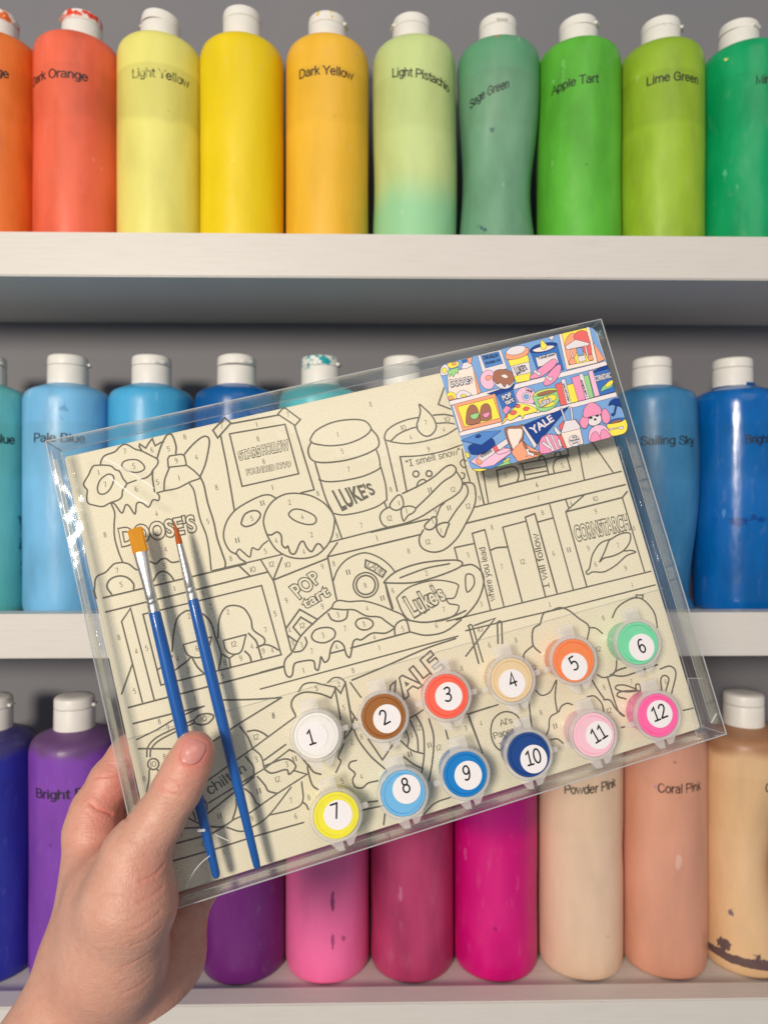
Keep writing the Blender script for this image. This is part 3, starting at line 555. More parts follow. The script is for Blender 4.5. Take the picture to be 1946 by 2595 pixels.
STICKER = [["sky","p",[4705,9919,12936,10199,13097,4543,4929,4437]],["shelf","p",[4723,8096,12990,8293,13043,8052,4741,7882]],
["shelf","p",[4845,6538,13030,6674,13024,6448,4845,6324]],["navy","p",[6682,8036,8197,8205,7991,7918,7143,7840]],
["cream","p",[5110,9538,5721,9461,6375,9527,6349,8896,6340,8114,5249,8094,4869,8451]],["peach","p",[6375,9527,6410,9004,6424,8155,6252,8122,6321,8903]],
["white","s",[4759,9678,4906,9886,5140,9864,5227,9633,5135,9412,4914,9372,4753,9438]],
["yellow","s",[4872,9652,5016,9741,5106,9630,5002,9472,4877,9519]],["yellow","s",[5205,9880,5463,9943,5768,9845,5692,9680,5376,9630,5222,9725]],
["peach","s",[5411,9864,5569,9889,5630,9784,5469,9748]],["leaf","p",[5110,9538,5368,9601,5700,9599,5581,9282,5519,9386,5314,9191,5269,9352,5145,9229]],
["white","p",[5794,9506,5996,9794,6326,9781,6375,9527,6050,9448]],["blue","p",[5949,9907,6178,9905,6167,9756,5945,9763]],
["peach","p",[6220,9944,6496,9956,6343,9625,6216,9714]],["yellow","s",[4801,8466,5061,8497,5232,8248,5172,8142,4811,8135]],
["peach","s",[4811,8285,4986,8334,5060,8168,4844,8145]],["white","s",[5263,8361,5593,8465,5942,8205,5862,8133,5229,8129]],
["yellow","s",[5401,8209,5571,8278,5687,8155,5558,8125]],["white","p",[6778,9984,7976,9994,8015,9019,6769,8983]],
["mid","p",[6914,9924,7835,9933,7884,9311,6973,9271]],["pink","s",[6561,8788,6728,9053,7063,9160,7317,8981,7305,8619,7048,8254,6746,8262,6566,8485]],
["peach","s",[6843,8815,6990,8903,7153,8836,7084,8700,6891,8665]],
["white","s",[7191,8645,7211,8398,7441,8134,7785,8056,8073,8202,8225,8472,8123,8800,7810,8992]],
["brown","s",[7178,8709,7391,9025,7761,9033,8140,8857,8225,8472,8061,8266,7884,8185,7794,8296,7629,8152,7515,8390,7326,8372,7215,8519]],
["cream","s",[7613,8732,7810,8779,7950,8625,7807,8554]],["yellow","p",[8162,9401,9213,9462,9194,9079,8203,9075]],
["white","p",[8206,9086,9185,9112,9120,8575,8227,8563]],["yellow","p",[8227,8563,9120,8575,8936,8201,8266,8231]],
["peach","s",[8146,9772,8299,9831,9230,9840,9308,9638,9187,9480,8663,9382,8132,9469]],
["white","s",[8212,9850,8531,9994,9022,9978,9210,9813,8979,9618,8539,9593,8219,9726]],["blue","p",[9384,9621,10818,9706,10769,8327,9470,8435]],
["navy","s",[9401,9679,9724,9823,10354,9839,10788,9713,10562,9484,9914,9411,9417,9521]],
["cream","s",[9509,9624,9874,9698,10370,9681,10656,9587,10306,9466,9747,9479]],
["yellow","s",[10098,10032,10207,9872,10283,9682,10107,9535,9971,9645,9987,9827]],["white","p",[9553,9245,10628,9284,10620,8730,9534,8758]],
["rose","s",[9021,8384,9425,8598,10138,8899,10445,8985,10540,8778,10211,8514,9574,8259,9074,8249]],
["rose","s",[9585,7920,9966,8323,10497,8634,10677,8563,10523,8198,10072,7840,9676,7765]],
["white","s",[9233,8580,9375,8640,9429,8506,9604,8466,9465,8314,9374,8426]],
["white","s",[9740,8190,9874,8221,9936,8116,10120,8105,9935,7902,9881,8036]],["cream","p",[11037,10124,12678,10192,12545,8300,10898,8298]],
["yellow","p",[11194,10121,12505,10148,12372,8462,11086,8502]],
["peach","s",[11158,9476,11447,9910,11797,10020,11929,9617,11711,9106,11316,8636,11103,8560]],
["red","s",[11735,9816,12062,10056,12421,9978,12484,9558,12425,8948,12181,8567,11942,9241]],["sky","p",[11687,9235,12005,9240,11981,8847,11666,8855]],
["white","p",[11184,9458,11789,9679,12439,9349,12338,9247,11195,9282]],["white","p",[11372,9243,11447,9239,11383,8652,11307,8650]],
["white","p",[12150,9257,12225,9253,12178,8661,12092,8649]],["white","p",[11623,8815,12005,8823,12015,8542,11632,8534]],
["peach","s",[11138,8676,11309,8823,11469,8726,11467,8510,11154,8518]],["peach","s",[12148,8667,12342,8780,12390,8520,12163,8509]],
["peach","p",[12649,9366,12965,8380,12548,8311]],["white","p",[10441,10130,10821,10140,10616,9875]],
["cream","p",[4882,7850,4982,7886,5055,6542,4896,6508]],["peach","p",[4982,7886,7081,7944,7026,6544,5055,6542]],
["yellow","p",[5119,7735,6939,7766,6989,6732,5190,6706]],["brown","s",[5334,6791,5447,7301,5655,7611,5881,7667,6035,7463,6037,7044,5986,6757]],
["brown","s",[6038,6835,6129,7262,6294,7523,6550,7572,6675,7375,6636,7024,6535,6778]],["leaf","s",[5618,7201,6036,7212,5936,7008,5743,6963,5618,7052]],
["rose","s",[6227,7119,6575,7128,6462,6945,6301,6911,6218,7002]],["cobalt","p",[7148,7857,7999,7946,7961,7138,7254,7061]],
["pink","s",[8052,7601,8250,7859,8609,7928,8923,7735,9022,7439,8863,7111,8525,7008,8155,7214]],
["white","s",[8349,7502,8497,7650,8699,7604,8736,7414,8599,7263,8393,7293]],["sky","s",[8417,7481,8538,7580,8645,7525,8656,7414,8558,7333,8443,7360]],
["rose","p",[7197,7074,7462,7253,7658,7088,7303,6809]],["cream","s",[7925,7267,8336,7203,8879,6956,9053,6644,8829,6575,8450,6965]],
["yellow","s",[6982,6434,7279,6725,8015,7156,8533,7036,8882,6653,8220,6596,8055,6453,7990,6649,7785,6577,7458,6503,7303,6599,7157,6513]],
["red","s",[7892,7154,8020,7173,8125,7070,8003,7008,7879,7067]],["red","s",[7536,6875,7740,6948,7870,6828,7707,6727,7540,6784]],
["red","s",[8219,6909,8393,6978,8546,6870,8397,6784,8254,6817]],["red","s",[7214,6710,7335,6814,7373,6733,7291,6662]],
["leaf","s",[10131,7307,10329,7445,10508,7312,10393,7033,10166,6902,10113,7037,10293,7117,10298,7238]],
["leaf","s",[8886,7440,9595,7491,10233,7436,10180,7052,9782,6657,9253,6549,8920,6675,8875,7048]],
["lime","s",[8894,7468,9254,7599,9812,7593,10183,7478,9919,7325,9295,7316,8944,7384]],
["brown","s",[9083,7437,9475,7506,9961,7468,10064,7395,9674,7338,9211,7347]],
["yellow","s",[9008,7078,9261,7202,9835,7253,10013,7120,9875,6969,9742,6939,9862,6821,9549,6710,9019,6803,9131,6868]],
["red","p",[10131,7722,10482,7747,10410,6633,10098,6632]],["white","p",[10475,7871,10680,7886,10632,6643,10414,6644]],
["yellow","p",[10674,7550,11023,7563,11009,6647,10632,6643]],["rose","p",[11021,7870,11469,7892,11394,6650,11009,6647]],
["leaf","p",[11617,7797,11904,7825,11842,6670,11600,6664]],["white","p",[11436,7930,11643,7945,11612,6662,11409,6659]],
["pink","p",[11936,7972,12196,7994,12164,6688,11888,6678]],["navy","p",[12173,7918,12563,8048,12998,8074,13004,7886,12185,7854]],
["cobalt","p",[12185,7854,13016,7884,13006,6698,12158,6671]],["leaf","s",[12263,6868,12456,7083,12795,7252,13055,7268,12902,6981,12560,6905]],
["yellow","s",[12554,7091,12795,7252,13073,7282,12935,7085,12656,7007]],["pink","p",[4988,5027,6205,5516,7078,5189,7014,4966,6061,4592,5469,4617]],
["navy","s",[5137,5770,5705,5872,6308,5877,6346,5482,5772,5264,5196,5343,5086,5546]],["mid","p",[4826,6110,5941,6279,6865,6133,5739,5674]],
["navy","s",[5571,6141,5738,6202,5846,6117,5721,6034,5580,6067]],["yellow","p",[6430,4621,6912,4783,6808,4571]],
["mid","p",[5469,4617,6061,4592,6723,4799,6402,4521,5833,4423]],["leaf","p",[5011,4475,5833,4423,6804,4661,6918,4426,5167,4396]],
["yellow","p",[4918,4674,5456,4573,5833,4423,5071,4478]],["yellow","s",[4856,5512,5016,5445,5017,5238,4878,5272]],
["white","p",[5316,5090,7011,5693,7040,5436,5376,4816]],["peach","s",[5270,4971,5372,5076,5490,5007,5534,4848,5427,4786,5306,4845]],
["red","p",[6224,5434,6431,5503,6488,5240,6287,5170]],["pink","s",[6351,5184,6851,5243,7062,5133,6795,5048,6432,5046]],
["brown","s",[7028,6065,7287,6225,7725,6158,7994,6137,7822,5549,7655,5290,7326,4892,7140,4984]],
["cream","s",[7142,6038,7573,6056,7879,5954,7781,5618,7576,5398,7301,4909,7189,4984]],
["peach","s",[7086,5008,7468,5274,7744,5388,7964,5096,8515,4577,8266,4458,7351,4458,7176,4690]],
["brown","s",[7736,5360,7866,5179,7956,4860,8523,4605,8405,4514,7923,4748,7761,5026]],
["white","s",[7765,4935,7932,4985,7911,4811,8115,4673,8017,4547,7870,4672,7700,4612,7809,4776]],["white","p",[7900,6069,8029,6111,8396,5065,8214,4906]],
["navy","p",[7994,6137,10501,6521,8367,5072]],["white","p",[10018,6511,10099,6510,10130,5848,10051,5854]],
["white","p",[10519,6456,10604,6448,10488,5795,10396,5798]],["rose","s",[8512,5086,8784,5381,9220,5398,9574,5134,9618,4763,9407,4573,8487,4584]],
["white","p",[8862,5332,8994,5361,9159,4572,9002,4562]],["white","p",[9154,5383,9244,5374,9378,4580,9283,4573]],
["white","p",[8627,5058,8718,5157,9037,4781,8946,4683]],["white","p",[9434,5077,9558,5077,9564,4685,9440,4685]],
["red","p",[9501,5302,9695,5226,9770,4546,9646,4546]],["white","s",[9474,5730,9585,5583,9691,5317,9530,5295,9432,5528]],
["red","p",[9714,5704,9985,5882,9963,5706,9717,5401]],["red","p",[10517,5788,10622,5824,10753,5430,10627,5429]],
["cream","p",[9691,5317,10701,5321,10646,4566,9781,4544]],["white","p",[9691,5317,10072,5862,10584,5802,10735,5434,10701,5321]],
["white","s",[9975,4858,10109,5055,10333,5075,10514,4911,10492,4675,10296,4541,10035,4603]],
["rose","s",[10761,5458,10830,5745,11112,5892,11262,5766,11158,5425,10923,5268]],
["rose","s",[11979,5843,12218,6001,12357,5633,12251,5291,12048,5247,11915,5431]],
["pink","s",[11016,4551,11113,5072,11493,5286,11904,5190,12111,4837,12091,4568]],["rose","s",[11025,4579,11196,4931,11435,4996,11542,4729,11510,4524]],
["rose","s",[11548,4545,11670,4941,11881,5013,12034,4794,12056,4558]],
["white","s",[11193,5539,11397,5795,11726,5841,11897,5679,11809,5394,11463,5293,11238,5376]],
["rose","s",[11033,5941,11178,6212,11462,6421,11740,6400,11958,6184,11997,5900,11856,5749,11456,5781,11136,5765]],
["black","s",[11325,5702,11400,5764,11464,5706,11386,5658]],["black","s",[11644,5738,11724,5792,11800,5732,11710,5686]],
["black","s",[11512,5616,11585,5629,11624,5572,11548,5529]],
["navy","s",[12440,6103,12629,6305,12962,6351,13176,6117,13107,5795,12965,5951,12795,6021,12635,6119]],
["navy","p",[12783,6024,12858,6019,12641,5628,12517,5534,12428,5616,12502,5691,12570,5644]],
["yellow","s",[12119,5231,13060,5236,13092,4972,12946,4670,12724,4571,12165,4605,12099,4901]],
["blue","s",[12128,5259,12473,5392,13024,5324,12852,5181,12284,5192]],["brown","s",[12272,5256,12573,5307,12908,5260,12728,5192,12378,5188]],
["white","s",[12155,4979,12458,4938,12840,4940,12766,4804,12479,4902,12187,4880]]]
STICKER_TEXT = [["DOOSE'S","o",[5072,8752,6136,8721,6160,9012,5099,9089]],["POP","o",[7373,7515,7835,7590,7803,7849,7343,7756]],
["tart","o",[7442,7288,7880,7368,7848,7597,7409,7517]],["Luke's","o",[9103,6814,9707,6929,9668,7187,9048,7168]],
["YALE","w",[8361,5571,9536,5999,9418,6335,8228,5948]],["CORNSTARC","o",[12153,7398,12989,7425,12997,7692,12161,7682]],
["LUKE'S","b",[8376,8608,8961,8751,8913,8991,8286,9053]],["LANE","b",[8588,7751,8844,7571,8918,7667,8662,7847]],
["\"I smell snow\"","b",[9625,9106,10573,9141,10577,9272,9628,9236]],["STARS HOLLOW","b",[6983,9695,7753,9688,7765,9865,6995,9871]],
["FOUNDED 1779","b",[7021,9443,7768,9441,7775,9558,7028,9560]],["where you lead","b",[10570,6749,10557,7662,10453,7655,10466,6742]],
["I will follow","b",[11538,6771,11493,7640,11389,7629,11433,6760]],["chilton","b",[5569,5076,6157,5242,6111,5418,5511,5294]],
["Al's","b",[10166,4933,10415,4935,10420,5051,10171,5049]],["Pancake","b",[10020,4799,10483,4810,10486,4926,10022,4915]],
["world","b",[10084,4664,10397,4668,10400,4772,10088,4768]]]

# ------------------------------------------------------------ wall and shelves
SH = Matrix.Translation((0, 0.52, 0)) @ Matrix.Rotation(math.radians(1.0), 4, 'Z')
def on_shelf(o, loc, rz=0):
    o.matrix_world = SH @ Matrix.Translation(loc) @ Matrix.Rotation(rz, 4, 'Z')
    return o

def wall_mat():
    m, nt, p = new_mat("grey_wall_paint")
    oc = objcoord(nt)
    c = mix_rgb(nt, noise(nt, oc, 9, 3), lin(120, 121, 128), lin(131, 129, 131))
    nt.links.new(c, p.inputs['Base Color'])
    p.inputs['Roughness'].default_value = 0.62
    p.inputs['Specular IOR Level'].default_value = 0.3
    nt.links.new(bump(nt, noise(nt, oc, 700, 5), 0.35, 0.0006), p.inputs['Normal'])
    return m

def shelf_mat():
    m, nt, p = new_mat("white_painted_wood")
    oc = objcoord(nt)
    st = mapping(nt, oc, (5, 60, 90))
    g = noise(nt, st, 6, 6, 0.62)
    blot = noise(nt, oc, 14, 3)
    c = ramp(nt, g, [(0.30, lin(203, 198, 191)), (0.48, lin(212, 208, 202)), (0.75, lin(218, 215, 210))])
    c = mix_rgb(nt, blot, c, lin(214, 208, 201))
    nt.links.new(c, p.inputs['Base Color'])
    p.inputs['Roughness'].default_value = 0.42
    p.inputs['Specular IOR Level'].default_value = 0.4
    b1 = bump(nt, g, 0.14, 0.0005)
    nt.links.new(bump(nt, noise(nt, oc, 500, 3), 0.15, 0.0004, b1), p.inputs['Normal'])
    return m

WALL = wall_mat()
SHELFM = shelf_mat()
bm = bmesh.new()
box_bm(bm, -0.75, 0.80, 0.135, 0.16, -0.60, 0.75)
wl = from_bm("wall", bm, WALL)
on_shelf(wl, (0, 0, 0))
wl['kind'] = 'structure'
wl['label'] = "matt grey painted wall behind the shelves"
wl['category'] = "wall"

TOPS = (0.2037, -0.0742, -0.3597)
shelf_labels = ("top white wooden shelf carrying the orange to green paint bottles",
                "middle white wooden shelf carrying the blue paint bottles",
                "bottom white wooden shelf carrying the purple, pink and tan paint bottles")
for zt, lb in zip(TOPS, shelf_labels):
    s = empty("wooden_shelf")
    on_shelf(s, (0, 0, zt))
    tag(s, lb, "shelf", "white shelves on the grey wall")
    bm = bmesh.new()
    box_bm(bm, -0.70, 0.75, 0.0, 0.019, -0.0322, 0.0, 0.0009)
    from_bm("front_trim", bm, SHELFM, s)
    bm = bmesh.new()
    box_bm(bm, -0.70, 0.75, 0.0191, 0.1349, -0.0302, -0.006)
    from_bm("board", bm, SHELFM, s)

# ------------------------------------------------------------ paint bottles
BR = 0.0338
def body_profile():
    pr = [(0, 0.0022), (0.0265, 0.0004), (0.0305, 0.0), (0.0322, 0.0010), (0.0331, 0.0028), (0.0336, 0.006), (BR, 0.011)]
    pr += [(BR, 0.011 + (0.1665 - 0.011) * k / 44) for k in range(1, 45)]
    pr += [(0.03365, 0.1697), (0.0331, 0.1727), (0.0320, 0.1754), (0.0303, 0.1773), (0.0280, 0.1787), (0.0240, 0.1803), (0.0200, 0.1819), (0.0165, 0.1833), (0.0140, 0.1838), (0.0140, 0.1860), (0, 0.1860)]
    return pr
BODY_V, BODY_F = lathe(body_profile(), 80)

def deform(p, sq):
    x, y, z = p
    r = math.hypot(x, y)
    if r < 1e-6 or not sq:
        return (x, y, z)
    th = math.atan2(y, x)
    s = 1.0
    for z0, w, amt, ang, pw in sq:
        c = max(0.0, math.cos(th - math.radians(ang)))
        s *= 1 - amt * math.exp(-((z - z0) / w) ** 2) * c ** pw
    s = 1 + (s - 1) * min(1, z / 0.012)
    return (x * s, y * s, z)

def stain_mask(nt, oc, z0, z1, ang, half, scale, thr, seed):
    sep = N(nt, "ShaderNodeSeparateXYZ")
    nt.links.new(oc, sep.inputs[0])
    def math_n(op, a, b=None, c=None):
        n = N(nt, "ShaderNodeMath", operation=op)
        for i, v in enumerate((a, b, c)):
            if v is None:
                continue
            if hasattr(v, 'is_output'):
                nt.links.new(v, n.inputs[i])
            else:
                n.inputs[i].default_value = v
        return n.outputs[0]
    # distance across the surface from the stain's own meridian, front faces -y
    ax, ay = math.cos(math.radians(ang)), math.sin(math.radians(ang))
    side = math_n('ADD', math_n('MULTIPLY', sep.outputs[0], -ay), math_n('MULTIPLY', sep.outputs[1], ax))
    front = math_n('ADD', math_n('MULTIPLY', sep.outputs[0], ax), math_n('MULTIPLY', sep.outputs[1], ay))
    isf = math_n('GREATER_THAN', front, 0.0)
    dx = math_n('DIVIDE', side, half)
    dz = math_n('DIVIDE', math_n('SUBTRACT', sep.outputs[2], (z0 + z1) / 2), (z1 - z0) / 2)
    rr = math_n('ADD', math_n('MULTIPLY', dx, dx), math_n('MULTIPLY', dz, dz))
    nz = noise(nt, mapping(nt, oc, (1, 1, 1), (seed, seed * 2, 0)), scale, 5, 0.65)
    f = math_n('SUBTRACT', nz, math_n('MULTIPLY', rr, 0.35))
    m = N(nt, "ShaderNodeMapRange", interpolation_type='SMOOTHSTEP')
    nt.links.new(f, m.inputs[0])
    m.inputs[1].default_value = thr - 0.03
    m.inputs[2].default_value = thr + 0.03
    return math_n('MULTIPLY', m.outputs[0], isf)

def bottle_mat(name, main, seed, band=0.94, bottom=None, top=None, mott=0.12, stains=(), rough=0.36, level=0.103):
    m, nt, p = new_mat(name)
    oc = objcoord(nt)
    sep = N(nt, "ShaderNodeSeparateXYZ")
    nt.links.new(oc, sep.inputs[0])
    off = mapping(nt, oc, (1, 1, 0.38), (seed * 0.37, seed * 0.61, seed * 0.13))
    big = noise(nt, off, 38, 3, 0.5)
    fine = noise(nt, off, 150, 5, 0.6)
    ly = sum(main) / 3
    c0 = lin(*[v * 0.94 + ly * 0.06 for v in main])
    dk = tuple(max(0, x * (1 - mott * 1.9)) for x in c0[:3]) + (1,)
    lt = tuple(min(0.95, x * (1 + mott * 1.1) + 0.012) for x in c0[:3]) + (1,)
    c = ramp(nt, big, [(0.30, dk), (0.5, c0), (0.72, lt)])
    # wavering height
    wz = N(nt, "ShaderNodeMath", operation='MULTIPLY_ADD')
    nt.links.new(big, wz.inputs[0])
    wz.inputs[1].default_value = 0.018
    nt.links.new(sep.outputs[2], wz.inputs[2])
    def step(a, b, src=None):
        r = N(nt, "ShaderNodeMapRange", interpolation_type='SMOOTHSTEP')
        nt.links.new(src or wz.outputs[0], r.inputs[0])
        r.inputs[1].default_value = a
        r.inputs[2].default_value = b
        return r.outputs[0]
    def mul(a, b):
        n = N(nt, "ShaderNodeMath", operation='MULTIPLY')
        for i, v in enumerate((a, b)):
            if hasattr(v, 'is_output'):
                nt.links.new(v, n.inputs[i])
            else:
                n.inputs[i].default_value = v
        return n.outputs[0]
    if bottom:
        z0, z1, col = bottom
        inv = N(nt, "ShaderNodeMath", operation='SUBTRACT')
        inv.inputs[0].default_value = 1
        nt.links.new(step(z0, z1), inv.inputs[1])
        c = mix_rgb(nt, inv.outputs[0], c, lin(*col))
    if top:
        z0, z1, col = top
        c = mix_rgb(nt, step(z0, z1), c, lin(*col))
    # clear label tape wrapped round the bottle: slightly duller band
    lo = step(level + 0.012, level + 0.019)
    hi = N(nt, "ShaderNodeMath", operation='SUBTRACT')
    hi.inputs[0].default_value = 1
    nt.links.new(step(level + 0.046, level + 0.049, sep.outputs[2]), hi.inputs[1])
    bandm = mul(lo, hi.outputs[0])
    g = band
    c = mix_rgb(nt, bandm, c, mix_rgb(nt, 1.0, c, (g, g, g * 0.97, 1), 'MULTIPLY'))
    # faint scuffs
    sc = ramp(nt, fine, [(0.60, (0, 0, 0)), (0.74, (1, 1, 1))])
    c = mix_rgb(nt, mul(sc, 0.16), c, mix_rgb(nt, 0.5, c, (0.5, 0.5, 0.48, 1)))
    for st in stains:
        col, z0, z1, ang, half, scale, thr, op = st
        c = mix_rgb(nt, mul(stain_mask(nt, oc, z0, z1, ang, half, scale, thr, seed + z0 * 50), op), c, lin(*col))
    nt.links.new(c, p.inputs['Base Color'])
    rr = N(nt, "ShaderNodeMapRange")
    nt.links.new(fine, rr.inputs[0])
    rr.inputs[3].default_value = rough - 0.10
    rr.inputs[4].default_value = rough + 0.14
    nt.links.new(rr.outputs[0], p.inputs['Roughness'])
    p.inputs['Specular IOR Level'].default_value = 0.42
    p.inputs['Subsurface Weight'].default_value = 0.0
    nt.links.new(bump(nt, big, 0.55, 0.0022), p.inputs['Normal'])
    return m

def cap_mat(name, smear=None, seed=0.0, thr=0.56, zmin=0.197):
    m, nt, p = new_mat(name)
    oc = objcoord(nt)
    c = mix_rgb(nt, noise(nt, oc, 120, 4), lin(226, 222, 213), lin(240, 237, 231))
    if smear:
        sep = N(nt, "ShaderNodeSeparateXYZ")
        nt.links.new(oc, sep.inputs[0])
        nz = noise(nt, mapping(nt, oc, (1, 1, 1), (seed, seed, seed)), 85, 4, 0.6)
        a = ramp(nt, nz, [(thr, (0, 0, 0)), (thr + 0.03, (1, 1, 1))])
        r = N(nt, "ShaderNodeMapRange", interpolation_type='SMOOTHSTEP')
        nt.links.new(sep.outputs[2], r.inputs[0])
        r.inputs[1].default_value = zmin - 0.002
        r.inputs[2].default_value = zmin + 0.002
        k = N(nt, "ShaderNodeMath", operation='MULTIPLY')
        nt.links.new(a, k.inputs[0])
        nt.links.new(r.outputs[0], k.inputs[1])
        c = mix_rgb(nt, k.outputs[0], c, lin(*smear))
    nt.links.new(c, p.inputs['Base Color'])
    p.inputs['Roughness'].default_value = 0.40
    p.inputs['Specular IOR Level'].default_value = 0.45
    return m

CAPR = 0.0158
CAP_V, CAP_F = lathe([(0, 0.1835), (CAPR, 0.1835), (CAPR, 0.1852), (CAPR * 0.995, 0.1856), (CAPR * 0.988, 0.1985), (CAPR * 0.97, 0.1993), (0, 0.1993)], 56)
LID_V, LID_F = lathe([(0, 0.1996), (CAPR * 0.96, 0.1996), (CAPR * 0.99, 0.2002), (CAPR * 0.985, 0.2052), (CAPR * 0.955, 0.2070), (CAPR * 0.87, 0.2080), (CAPR * 0.5, 0.2084), (0, 0.2085)], 56)

def ink_mat(name, wear, seed=0.0, rgb=(34, 33, 30)):
    m, nt, p = new_mat(name)
    p.inputs['Base Color'].default_value = lin(*rgb)
    p.inputs['Roughness'].default_value = 0.5
    oc = objcoord(nt)
    nz = noise(nt, mapping(nt, oc, (1, 1, 1), (seed, 0, 0)), 170, 4, 0.65)
    nt.links.new(ramp(nt, nz, [(max(0, wear - 0.12), (0.12, 0.12, 0.12)), (wear + 0.12, (0.95, 0.95, 0.95))]), p.inputs['Alpha'])
    return m

def make_bottle(row, px, label, main, text=None, arc=None, tz=0.141, tsize=0.0064, wear=0.30, sq=(), cap_dx=0.0, cap_h=1.0, tall=1.0, yy=0.066,
                smear=None, smear_thr=0.56, smear_z=0.197, lid_tilt=(0, 0), tab=-60, lean=0.0, twist=0.0, ttilt=0.0, group=None, **kw):
    seed = len([o for o in bpy.data.objects if o.name.startswith('paint_bottle')]) + 1.7
    rr = random.Random(int(seed * 10))
    sq = tuple(sq) + tuple((rr.uniform(0.03, 0.15), rr.uniform(0.015, 0.04), rr.uniform(-0.010, 0.028), rr.uniform(-170, -10), rr.uniform(2, 5)) for _ in range(4))
    st = list(kw.get('stains', ()))
    dk = tuple(int(c * 0.55) for c in main)
    lt = tuple(int(c * 0.55 + 255 * 0.45) for c in main)
    for _ in range(3):
        z = rr.uniform(0.015, 0.165)
        a = rr.uniform(-150, -30)
        k = rr.random()
        if k < 0.4:
            st.append((dk, z, z + rr.uniform(0.003, 0.008), a, rr.uniform(0.002, 0.005), 170, 0.50, rr.uniform(0.35, 0.7)))
        else:
            st.append((lt, z, z + rr.uniform(0.010, 0.035), a, rr.uniform(0.0008, 0.004), 120, 0.48, rr.uniform(0.25, 0.55)))
    kw['stains'] = tuple(st)
    zt = TOPS[row] - 0.006
    # px is the bottle's place along the shelf in metres
    root = empty("paint_bottle")
    root.matrix_world = SH @ Matrix.Translation((px, yy, zt)) @ Matrix.Rotation(-math.atan2(px, 0.586), 4, 'Z') @ Matrix.Rotation(math.radians(lean), 4, 'Y') @ Matrix.Diagonal((1, 1, tall, 1))
    tag(root, label, "paint bottle", group)
    V = [deform(p, sq) for p in BODY_V]
    from_data("body", V, BODY_F, bottle_mat("paint_filled_plastic", main, seed, **kw), root, True)
    cm = cap_mat("white_cap_plastic", smear, seed * 3.1, smear_thr, smear_z)
    cz = lambda z: 0.1835 + (z - 0.1835) * cap_h
    co = from_data("cap", [(x + cap_dx, y, cz(z)) for x, y, z in CAP_V], CAP_F, cm, root, True)
    co.data.set_sharp_from_angle(angle=math.radians(35))
    a = math.radians(tab)
    bmv = bmesh.new()
    vs = [bmv.verts.new((x, y, z)) for x, y, z in LID_V]
    for f in LID_F:
        bmv.faces.new([vs[i] for i in f])
    c, s = math.cos(a), math.sin(a)
    t = bmesh.new()
    box_bm(t, CAPR * 0.9, CAPR * 1.10, -0.0042, 0.0042, 0.2003, 0.2026, 0.0006)
    tmp = bpy.data.meshes.new("tab")
    t.to_mesh(tmp)
    t.free()
    n0 = len(bmv.verts)
    bmv.from_mesh(tmp)
    bpy.data.meshes.remove(tmp)
    bmv.verts.ensure_lookup_table()
    for v in bmv.verts[n0:]:
        x, y = v.co.x, v.co.y
        v.co.x, v.co.y = c * x - s * y, s * x + c * y
    T = Matrix.Translation((cap_dx, 0, cz(0.1996))) @ Matrix.Rotation(math.radians(lid_tilt[0]), 4, 'X') @ Matrix.Rotation(math.radians(lid_tilt[1]), 4, 'Y') @ Matrix.Translation((0, 0, -0.1996))
    bmesh.ops.transform(bmv, matrix=T, verts=bmv.verts)
    lid = from_bm("flip_lid", bmv, cm, co, True)
    lid.data.set_sharp_from_angle(angle=math.radians(35))
    if text:
        v, f = pen_text(text, 0.145)
        w0, w1 = v[:, 0].min(), v[:, 0].max()
        P = []
        for x, y in v:
            sarc = arc[0] + (x - w0) / (w1 - w0) * (arc[1] - arc[0])
            th = -math.pi / 2 + sarc / BR
            z = tz + y * tsize + sarc * math.tan(math.radians(ttilt))
            q = deform((BR * math.cos(th), BR * math.sin(th), z), sq)
            k = 1 + 0.00018 / BR
            P.append((q[0] * k, q[1] * k, q[2]))
        from_data("label_text", P, f, ink_mat("worn_label_ink", wear - 0.05, seed), root)
    return root

def bx(px_disp, depth=0.586):
    k = (px_disp - 829.5) / 1534.0 * 0.997
    return k * depth / (1 - k * 0.01745) + 0.0012

RG = ("orange to green paint bottles on the top shelf", "blue paint bottles on the middle shelf", "purple to tan paint bottles on the bottom shelf")
front = -90
B = []
# ---- top shelf
def top(px, label, main, **k):
    k.setdefault('cap_h', 0.88)
    return make_bottle(0, bx(px), label, main, group=RG[0], **k)
top(-6, "bright orange paint bottle at the left end of the top shelf", (226, 112, 36), text="Orange", arc=(-0.0205, 0.0072), wear=0.34, smear=(232, 110, 30), smear_thr=0.55, tab=-60, lid_tilt=(0, 3))
top(168, "coral red paint bottle lettered Dark Orange, red paint smeared over its cap", (232, 98, 66), text="Dark Orange", arc=(-0.0455, 0.0065), tz=0.138, wear=0.36, smear=(226, 66, 32), smear_thr=0.44, smear_z=0.199, cap_dx=0.003, tab=200)
top(346, "pale lemon paint bottle lettered Light Yellow in faded print", (230, 224, 116), text="Light Yellow", arc=(-0.023, 0.023), tz=0.139, wear=0.53, band=0.86, mott=0.05, tab=150, lid_tilt=(0, 7))
top(523, "pure bright yellow paint bottle with no lettering, between Light Yellow and Dark Yellow", (238, 208, 4), cap_h=1.12, smear=(236, 200, 20), smear_thr=0.62, tab=80, band=0.985, mott=0.035)
top(707, "golden paint bottle lettered Dark Yellow", (242, 186, 46), text="Dark Yellow", arc=(-0.0244, 0.0212), tz=0.1425, wear=0.30, smear=(226, 190, 60), smear_thr=0.6, tab=-20, mott=0.05, band=0.93)
top(894, "pale green paint bottle lettered Light Pistachio, mintier towards its base", (196, 214, 138), text="Light Pistachio", arc=(-0.0181, 0.0318), tz=0.141, wear=0.33, ttilt=-9, bottom=(0.045, 0.085, (150, 208, 158)), sq=((0.075, 0.06, -0.045, 0, 2),), cap_dx=-0.002, tab=195, mott=0.06, level=0.098)
